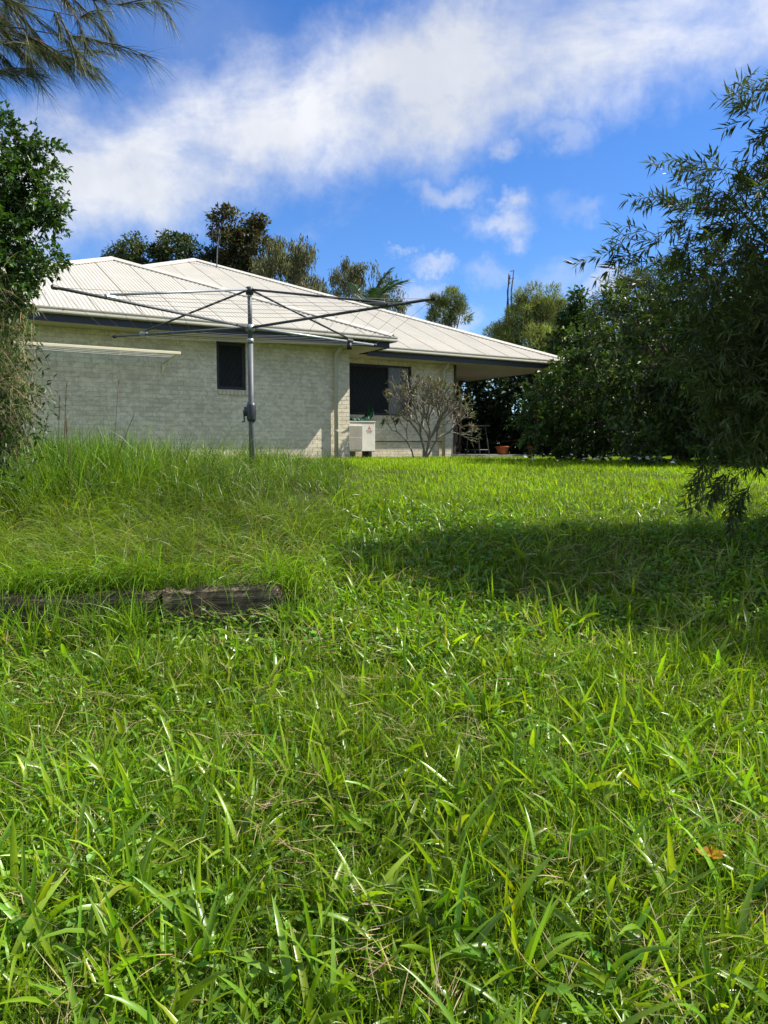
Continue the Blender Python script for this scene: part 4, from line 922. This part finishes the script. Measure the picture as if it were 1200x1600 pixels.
# ------------------------------------------------------------------ things on the verandah
def verandah_things():
    a0, z0 = hit(722, 664, 2.6); a1, _ = hit(757, 664, 2.6); t = empty('metal_table', hw((a0 + a1) / 2, 2.6, -0.05), TH); tag(t, 'small grey metal trestle table on the verandah', 'table')
    w = (a1 - a0) / 2; h = z0 + 0.05; m = MB(); m.box((-w - 0.04, -0.22, h - 0.025), (w + 0.04, 0.22, h)); m.build('tabletop', M['galv'], t, bevel=0.005)
    for sx in (-1, 1):
        for sy in (-1, 1): MB().tube([(sx * w * 0.7, sy * 0.18, h - 0.026), (sx * w * 1.05, sy * 0.21, 0.0)], 0.013, 6).build('leg', M['galv'], t, True)
    MB().tube([(-w * 0.98, -0.20, 0.14), (w * 0.98, -0.20, 0.14)], 0.009, 6).build('stretcher', M['galv'], t)
    def pot(px, py, b, r, h, label, square=False, plant=None):
        a, _ = hit(px, py, b); P = hw(a, b, -0.05); t = empty('plant_pot', P, TH); tag(t, label, 'plant pot', 'terracotta pots on the verandah')
        n = 4 if square else 18; m = MB(); m.tube([(0, 0, 0), (0, 0, h * 0.85), (0, 0, h * 0.851), (0, 0, h), (0, 0, h), (0, 0, h * 0.9)], [r * 0.72, r * 0.95, r * 1.08, r * 1.1, r * 0.95, r * 0.9], n); m.build('pot', M['terracotta'], t, not square)
        if plant:
            rng = np.random.default_rng(int(px)); k = 260; d = unit(rng.normal(size=(k, 3))); d[:, 2] = abs(d[:, 2]); fo = Fol()
            fo.add(*leaves(d * rng.uniform(0.02, plant, (k, 1)) + [0, 0, h], d + rng.normal(0, 0.4, (k, 3)), rng.uniform(0.06, 0.13, k), rng.uniform(0.025, 0.05, k), leaf_cols(k, (0.03, 0.06, 0.02), 0.25, 0.1, rng), 0.2, None, rng)); fo.build('foliage', M['leaf'], t)
    pot(785, 702, 1.9, 0.19, 0.24, 'round orange terracotta pot between the table and the bush')
    pot(831, 706, 1.75, 0.17, 0.26, 'terracotta pot half hidden beside the glossy bush', True, 0.4)
verandah_things()

# ------------------------------------------------------------------ sleeper retaining wall
def retaining():
    t = empty('retaining_wall', (-1.9, float(wall_line(-1.9)), -0.95)); tag(t, 'low weathered timber sleeper wall half buried in long grass', 'retaining wall')
    rng = np.random.default_rng(2); ang = math.atan(0.13); o = np.array([-1.9, float(wall_line(-1.9)), -0.95])
    x1 = -0.60
    for k, ln in enumerate((0.66, 1.2, 1.75, 1.9)):
        x0 = x1 - ln; n = 14; V = []; F = []
        for i in range(n + 1):
            s = i / n; x = x0 + (x1 - x0) * s; y = wall_line(x); e = rng.normal(0, 0.007, 8) * (1 if 0 < i < n else 2.0)
            zt = -0.655 - 0.025 * (1 - s) * (k == 0) - 0.03 * k - (0.05 * (s - 0.93) / 0.07 if k == 0 and s > 0.93 else 0); zb = -1.03
            prof = [(-0.075 + e[0], zb), (-0.082 + e[1], zb + 0.2), (-0.080 + e[2], zt - 0.05), (-0.062 + e[3], zt - 0.012 + e[4]), (0.03, zt + e[5] * 1.2), (0.04, zb)]
            V += [(x - o[0], y + p - o[1], z - o[2]) for p, z in prof]
        m6 = 6
        for i in range(n):
            for j in range(m6): F.append((i * m6 + j, i * m6 + (j + 1) % m6, (i + 1) * m6 + (j + 1) % m6, (i + 1) * m6 + j))
        F += [tuple(range(m6))[::-1], tuple(n * m6 + j for j in range(m6))]
        MB().add(V, F).build('sleeper', M['sleeper'], t); x1 = x0 - 0.03
retaining()

# ------------------------------------------------------------------ grass
GR = np.random.default_rng(77)
def blades(x, y, L, W, tilt, curve, az, K, col, fold=False, zoff=None, rng=GR):
    n = len(x); s = np.linspace(0, 1, K + 1); th = tilt[:, None] + curve[:, None] * ((s[:-1] + s[1:]) / 2)[None]
    st = (L / K)[:, None]; h = np.concatenate([np.zeros((n, 1)), np.cumsum(np.sin(th) * st, 1)], 1); z = np.concatenate([np.zeros((n, 1)), np.cumsum(np.cos(th) * st, 1)], 1)
    base = ground_z(x, y) - 0.008
    if zoff is not None: base = base + zoff
    C = np.stack([x[:, None] + h * np.cos(az)[:, None], y[:, None] + h * np.sin(az)[:, None], np.maximum(base[:, None] + z, base[:, None] + 0.004)], -1)
    tw = rng.normal(0, 0.5, n)[:, None] + rng.normal(0, 0.7, n)[:, None] * s[None]
    side0 = np.stack([-np.sin(az), np.cos(az), np.zeros(n)], -1)[:, None, :]
    the = np.concatenate([th, th[:, -1:]], 1); nor = np.stack([-np.cos(the) * np.cos(az)[:, None], -np.cos(the) * np.sin(az)[:, None], np.sin(the)], -1)
    S = side0 * np.cos(tw)[..., None] + nor * np.sin(tw)[..., None]; Nn = nor * np.cos(tw)[..., None] - side0 * np.sin(tw)[..., None]
    prof = (0.55 + 0.45 * np.minimum(1, s / 0.3)) * np.maximum(1 - s, 0.0) ** 0.55; prof[-1] = 0.03
    w = W[:, None, None] * prof[None, :, None] / 2
    if fold:
        V = np.stack([C - S * w + Nn * w * 0.35, C, C + S * w + Nn * w * 0.35], 2).reshape(-1, 3); m = 3
        q = np.array([[0, 1, 4, 3], [1, 2, 5, 4]])
    else:
        V = np.stack([C - S * w, C + S * w], 2).reshape(-1, 3); m = 2
        q = np.array([[0, 1, 3, 2]])
    i = np.arange(n)[:, None, None, None] * m * (K + 1) + np.arange(K)[None, :, None, None] * m
    F = (i + q[None, None]).reshape(-1, 4)
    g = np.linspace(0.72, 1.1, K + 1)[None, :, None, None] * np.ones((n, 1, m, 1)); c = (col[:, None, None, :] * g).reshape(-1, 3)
    return V, F, c
def field(n, d0, d1, margin=1.3, pw=1.0, rng=GR):
    """points on the lawn, spread over the wedge the photograph looks into plus a margin"""
    y = (d0 ** (1 + pw) + (d1 ** (1 + pw) - d0 ** (1 + pw)) * rng.random(n)) ** (1 / (1 + pw)); w = 0.52 * y + margin
    return rng.uniform(-1, 1, n) * w, y
G1, G2, G3 = (0.140, 0.240, 0.015), (0.180, 0.295, 0.017), (0.10, 0.18, 0.016)
def gcol(n, x, y, base, var=0.30, rng=GR):
    k = NZ(x + 20, y, 0.8)[:, None]; c = np.array(base) * (0.75 + 0.5 * k) * np.exp(rng.normal(0, var, (n, 1)))
    c[:, 0] *= np.exp(rng.normal(0.0, 0.14, n)); return np.clip(c, 0.004, 0.6)
def before_sleeper(x, y):
    return sstep(-1.5, -1.36, x) * sstep(-0.50, -0.62, x) * sstep(-0.42, -0.34, y - wall_line(x)) * (y < wall_line(x) + 0.02)
def on_house(x, y):
    dx, dy = x - HO[0], y - HO[1]; a = dx * HU[0] + dy * HU[1]; b = dx * HN[0] + dy * HN[1]
    return ((a < 0.0) & (b > -0.02)) | ((a >= 0) & (a < 7) & (b > B2 - 0.12))
def lawn():
    fo = Fol(); R = GR
    # nearest: fine blades
    x, y = field(70000, 1.0, 3.9, 0.8, 0.5); keep = (NZ2(x, y, 5.0) + 0.45 * R.random(len(x))) > 0.32; x, y = x[keep], y[keep]; n = len(x); h = (0.6 + 0.8 * NZ3(x, y, 1.6)) * (1 - 0.6 * before_sleeper(x, y))
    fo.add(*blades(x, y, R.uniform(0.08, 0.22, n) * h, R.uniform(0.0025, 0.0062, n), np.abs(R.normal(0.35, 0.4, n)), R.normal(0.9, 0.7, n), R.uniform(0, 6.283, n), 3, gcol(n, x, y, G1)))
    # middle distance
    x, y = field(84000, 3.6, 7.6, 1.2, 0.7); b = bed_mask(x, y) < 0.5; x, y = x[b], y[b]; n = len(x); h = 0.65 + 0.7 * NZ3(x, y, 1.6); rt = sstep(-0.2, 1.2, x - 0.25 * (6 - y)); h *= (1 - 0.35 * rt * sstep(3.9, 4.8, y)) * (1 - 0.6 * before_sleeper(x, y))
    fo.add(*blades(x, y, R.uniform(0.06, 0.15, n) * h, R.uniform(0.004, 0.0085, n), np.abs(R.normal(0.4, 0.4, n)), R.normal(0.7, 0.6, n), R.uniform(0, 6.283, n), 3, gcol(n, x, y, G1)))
    o = fo.build('lawn_grass', M['grass'], smooth=True); tag(o, 'green lawn grass of the near slope', 'grass', kind='stuff'); fo = Fol()
    # far lawn
    x, y = field(118000, 7.2, 18.0, 1.7, -0.4); b = (bed_mask(x, y) < 0.6) & ~on_house(x, y); x, y = x[b], y[b]; n = len(x); h = 0.7 + 0.6 * NZ3(x, y, 1.2)
    fo.add(*blades(x, y, R.uniform(0.055, 0.10, n) * h, R.uniform(0.007, 0.014, n), np.abs(R.normal(0.4, 0.4, n)), R.normal(0.6, 0.5, n), R.uniform(0, 6.283, n), 2, gcol(n, x, y, (0.215, 0.355, 0.016))))
    o = fo.build('lawn_grass', M['lawn'], smooth=True); tag(o, 'short bright lawn grass reaching up to the house', 'grass', kind='stuff')
    # broad arching blades, in tufts
    fo = Fol()
    tx, ty = field(3100, 1.1, 7.0, 0.8, 0.35); keep = (bed_mask(tx, ty) < 0.5) & (before_sleeper(tx, ty) < 0.3) & ((R.random(len(tx)) < 1 - 0.75 * sstep(4.0, 5.0, ty) * sstep(-0.1, 0.8, tx))); tx, ty = tx[keep], ty[keep]
    k = np.repeat(np.arange(len(tx)), 6); n = len(k); x = tx[k] + R.normal(0, 0.025, n); y = ty[k] + R.normal(0, 0.025, n); sz = R.uniform(0.6, 1.25, len(tx))[k]
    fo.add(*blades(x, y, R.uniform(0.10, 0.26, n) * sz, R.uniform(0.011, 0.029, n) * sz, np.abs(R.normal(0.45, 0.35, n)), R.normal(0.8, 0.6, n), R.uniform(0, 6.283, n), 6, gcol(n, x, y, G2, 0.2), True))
    tx, ty = field(260, 1.3, 3.0, 0.5, 0.3); k = np.repeat(np.arange(len(tx)), 5); n = len(k); x = tx[k] + R.normal(0, 0.03, n); y = ty[k] + R.normal(0, 0.03, n)
    fo.add(*blades(x, y, R.uniform(0.16, 0.34, n), R.uniform(0.018, 0.034, n), np.abs(R.normal(0.4, 0.3, n)), R.normal(0.8, 0.5, n), R.uniform(0, 6.283, n), 6, gcol(n, x, y, (0.17, 0.30, 0.02), 0.2), True))
    # short leafy shoots between them
    x, y = field(30000, 1.1, 7.2, 0.9, 0.7); keep = (bed_mask(x, y) < 0.5) & (before_sleeper(x, y) < 0.3) & (NZ2(x + 9, y, 1.7) + 0.3 * R.random(len(x)) > 0.45) & (R.random(len(x)) < 1 - 0.7 * sstep(4.0, 5.0, y) * sstep(-0.1, 0.8, x)); x, y = x[keep], y[keep]; n = len(x)
    fo.add(*blades(x, y, R.uniform(0.05, 0.12, n), R.uniform(0.008, 0.016, n), R.uniform(0.2, 1.2, n), R.normal(0.5, 0.5, n), R.uniform(0, 6.283, n), 3, gcol(n, x, y, (0.165, 0.285, 0.02), 0.26), zoff=R.uniform(0.0, 0.07, n)))
    o = fo.build('broad_grass', M['broad'], smooth=True); tag(o, 'broad arching weed grass blades in the foreground lawn', 'grass', kind='stuff')
    # small ovate weeds
    fo = Fol(); x, y = field(34000, 1.1, 6.5, 0.8, 0.6); keep = (NZ(x, y, 2.2) > 0.42) & (bed_mask(x, y) < 0.5); x, y = x[keep], y[keep]; n = len(x); z = ground_z(x, y) + R.uniform(0.015, 0.10, n)
    az = R.uniform(0, 6.283, n); D = np.stack([np.cos(az), np.sin(az), R.normal(0.25, 0.3, n)], -1); L = R.uniform(0.016, 0.05, n)
    fo.add(*leaves(np.stack([x, y, z], -1), D, L, L * R.uniform(0.45, 0.8, n), gcol(n, x, y, (0.135, 0.27, 0.035)), 0.12, np.array([0, 0, 1.0]), R))
    o = fo.build('clover_weeds', M['grass']); tag(o, 'small-leaved clover and weeds growing low among the lawn grass', 'weeds', kind='stuff')
    # dry straw
    fo = Fol(); tx, ty = field(650, 1.1, 5.5, 0.7, 0.5); k = np.repeat(np.arange(len(tx)), 12); n = len(k); x = tx[k] + R.normal(0, 0.05, n); y = ty[k] + R.normal(0, 0.05, n); a = R.uniform(0, 6.283, len(tx))[k] + R.normal(0, 0.5, n)
    fo.add(*blades(x, y, R.uniform(0.05, 0.18, n), R.uniform(0.002, 0.004, n), R.uniform(0.8, 1.5, n), R.normal(0.3, 0.4, n), a, 3, leaf_cols(n, (0.42, 0.33, 0.17), 0.25, 0.08, R), zoff=R.uniform(0.03, 0.16, n)))
    o = fo.build('dry_straw', M['straw']); tag(o, 'dry brown straw scattered through the foreground grass', 'straw', kind='stuff')
lawn()
def long_grass():
    fo = Fol(); R = np.random.default_rng(78)
    tx = R.uniform(-6.5, -0.15, 1150); ty = R.uniform(4.3, 10.2, 1150); keep = bed_mask(tx, ty) > 0.35; tx, ty = tx[keep], ty[keep]
    tall = (0.55 + 0.6 * NZ3(tx, ty, 0.9)) * (1 - 0.45 * sstep(-1.6, -0.5, tx)) * (0.42 + 0.58 * sstep(5.2, 6.4, ty)) * (1 - 0.45 * sstep(7.0, 9.0, ty))
    tall = tall * R.uniform(0.6, 1.25, len(tx)); k = np.repeat(np.arange(len(tx)), 26); n = len(k); x = tx[k] + R.normal(0, 0.045, n); y = np.maximum(ty[k] + R.normal(0, 0.045, n), wall_line(tx[k]) + 0.05)
    lean = R.uniform(0, 6.283, len(tx))[k]; az = np.where(R.random(n) < 0.4, lean + R.normal(0, 0.6, n), R.uniform(0, 6.283, n)); tone = np.exp(R.normal(0, 0.22, len(tx)))[k][:, None]
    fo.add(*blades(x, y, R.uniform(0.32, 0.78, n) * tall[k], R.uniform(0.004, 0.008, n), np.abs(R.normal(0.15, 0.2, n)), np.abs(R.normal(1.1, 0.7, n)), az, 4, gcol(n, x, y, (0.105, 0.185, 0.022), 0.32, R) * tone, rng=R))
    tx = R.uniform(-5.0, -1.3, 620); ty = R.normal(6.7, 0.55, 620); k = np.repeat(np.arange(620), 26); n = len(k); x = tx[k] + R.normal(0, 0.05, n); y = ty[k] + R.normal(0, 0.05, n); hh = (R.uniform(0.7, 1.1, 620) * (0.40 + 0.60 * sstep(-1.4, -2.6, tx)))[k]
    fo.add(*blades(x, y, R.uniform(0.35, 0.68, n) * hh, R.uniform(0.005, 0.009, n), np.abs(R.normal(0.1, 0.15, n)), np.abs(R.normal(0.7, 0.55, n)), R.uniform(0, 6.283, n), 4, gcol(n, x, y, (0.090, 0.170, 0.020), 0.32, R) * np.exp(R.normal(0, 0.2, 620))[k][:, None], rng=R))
    # blades spilling over the sleepers and tufts at their foot
    x = R.uniform(-4.5, -0.45, 3000); x = np.where((x > -1.3) & (x < -0.72) & (R.random(3000) < 0.6), x - 1.6, x); n = len(x); y = wall_line(x) + R.uniform(0.03, 0.2, n)
    fo.add(*blades(x, y, R.uniform(0.25, 0.5, n), R.uniform(0.004, 0.007, n), np.abs(R.normal(0.4, 0.2, n)), R.uniform(0.8, 2.2, n), R.normal(-1.57, 0.7, n), 6, gcol(n, x, y, (0.15, 0.27, 0.022), 0.25, R), rng=R))
    x = R.uniform(-4.2, -1.30, 1500); n = len(x); y = wall_line(x) - R.uniform(0.12, 0.35, n)
    fo.add(*blades(x, y, R.uniform(0.2, 0.5, n), R.uniform(0.004, 0.009, n), np.abs(R.normal(0.2, 0.2, n)), R.normal(0.9, 0.6, n), R.uniform(0, 6.283, n), 5, gcol(n, x, y, (0.15, 0.27, 0.022), 0.25, R), rng=R))
    # tufts round the exposed end of the sleeper
    x = np.concatenate([R.normal(-0.50, 0.07, 260), R.normal(-1.42, 0.10, 260), R.uniform(-1.4, -0.55, 90)]); n = len(x); y = wall_line(x) - R.uniform(0.10, 0.22, n)
    fo.add(*blades(x, y, R.uniform(0.10, 0.30, n), R.uniform(0.004, 0.009, n), np.abs(R.normal(0.3, 0.25, n)), R.normal(0.9, 0.6, n), R.uniform(0, 6.283, n), 4, gcol(n, x, y, (0.14, 0.26, 0.02), 0.28, R), rng=R))
    # fine grass hanging down the face of the bank
    tx = R.uniform(-5.0, -0.25, 800); ty = R.uniform(4.45, 6.4, 800); m = (bed_mask(tx, ty) > 0.35) & ~((tx > -1.4) & (tx < -0.55) & (ty < wall_line(tx) + 0.38)); tx, ty = tx[m], ty[m]; k = np.repeat(np.arange(len(tx)), 22); n = len(k)
    x = tx[k] + R.normal(0, 0.04, n); y = np.maximum(ty[k] + R.normal(0, 0.04, n), wall_line(tx[k]) + 0.03); az = -1.57 + R.normal(0, 0.5, len(tx))[k] + R.normal(0, 0.9, n)
    fo.add(*blades(x, y, R.uniform(0.25, 0.50, n), R.uniform(0.0025, 0.005, n), np.abs(R.normal(0.35, 0.25, n)), R.uniform(1.0, 2.4, n), az, 5, gcol(n, x, y, (0.135, 0.21, 0.03), 0.34, R) * np.exp(R.normal(0, 0.2, len(tx)))[k][:, None], rng=R))
    o = fo.build('long_grass', M['grass'], smooth=True); tag(o, 'long unmown grass on the raised bed below the clothesline', 'grass', kind='stuff')
    # grass stems gone to straw among the long grass
    fo = Fol(); n = 900; x = R.uniform(-5, -0.6, n); y = R.uniform(4.5, 8.5, n)
    fo.add(*blades(x, y, R.uniform(0.3, 0.6, n), R.uniform(0.002, 0.004, n), np.abs(R.normal(0.3, 0.3, n)), R.normal(0.9, 0.6, n), R.uniform(0, 6.283, n), 4, leaf_cols(n, (0.30, 0.25, 0.10), 0.25, 0.08, R), rng=R))
    o = fo.build('dry_stems', M['straw']); tag(o, 'dry tan stems mixed through the long grass of the bed', 'grass', kind='stuff')
long_grass()
def seed_stalks():
    R = np.random.default_rng(79)
    for (px, py, d, bx, label, kind) in ((185, 597, 6.6, 175, 'tall seed stalk with a feathery open head against the brick wall', 1), (104, 603, 6.4, 96, 'dark drooping seed stalk left of the feathery one', 0), (93, 622, 6.6, 90, 'pale seed stalk close by the creeper', 0), (103, 660, 5.9, 112, 'short stout seed head standing above the long grass', 2), (75, 645, 6.0, 48, 'bent brown seed stem leaning away from the creeper', 0), (210, 645, 6.5, 168, 'leaning thin grass stalk right of the feathery seed head', 3)):
        top = pt(px, py, d); x0 = (bx - 600) / FPX * d; b = np.array([x0, d, gz(x0, d)]); t = empty('seed_stalk', b); tag(t, label, 'grass stalk', 'seed stalks above the long grass')
        e = top - b; MB().tube([(0, 0, -0.02), e * 0.5 + [0, 0, 0.05], e], [0.004, 0.003, 0.0018], 5).build('stem', M['timber_trim'] if kind != 1 else M['bark'], t)
        n = {0: 26, 1: 40, 2: 40, 3: 6}[kind]; s = R.uniform(0.80, 1.0, n); P = e * s[:, None]; ax = unit(e[None])[0]
        D = ax + R.normal(0, {0: 0.22, 1: 0.75, 2: 0.2, 3: 0.2}[kind], (n, 3)); V, F, c, _ = strips(P, D, R.uniform(0.03, 0.09, n), np.full(n, 0.004 if kind != 1 else 0.0025), 0.3, 3, leaf_cols(n, (0.16, 0.12, 0.06), 0.2, 0.08, R), R)
        fo = Fol(); fo.add(V, F, c); fo.build('seed_head', M['straw'], t)
seed_stalks()
# fallen white petals under the bushes; one turned yellow leaf in the grass
def small_bits():
    R = np.random.default_rng(80); fo = Fol(); n = 46; x = np.concatenate([R.uniform(3.2, 4.6, 30), R.uniform(1.6, 3.4, 16)]); y = np.concatenate([R.uniform(11.2, 13.4, 30), R.uniform(12, 14.5, 16)]); z = ground_z(x, y) + R.uniform(0.08, 0.16, n)
    D = R.normal(size=(n, 3)) * [1, 1, 0.4]; L = R.uniform(0.05, 0.085, n); fo.add(*leaves(np.stack([x, y, z], -1), D, L, L * 0.8, np.tile((0.75, 0.74, 0.70), (n, 1)), 0.2, np.array([0, 0, 1.0]), R))
    o = fo.build('fallen_petals', M['straw']); tag(o, 'scattered fallen white petals on the grass below the glossy bush', 'petals', kind='stuff')
    p = pt(1108, 1442, 2.32); z = gz(p[0], 2.32) + 0.10; n = 1; fo = Fol()
    for a, l in ((0.2, 0.05), (1.4, 0.045), (2.6, 0.05), (3.9, 0.04), (5.1, 0.045)):
        fo.add(*leaves(np.array([[0, 0, 0.0]]), np.array([[math.cos(a), math.sin(a) * 0.8, 0.35]]), [l], [l * 0.9], np.array([[0.42, 0.22, 0.01]]), 0.1, np.array([0, -0.5, 0.8]), R))
    o = fo.build('yellow_leaf', M['leaf_soft']); o.location = (p[0], 2.32, z); tag(o, 'yellow-orange turned leaf lying in the foreground grass', 'leaf')
small_bits()
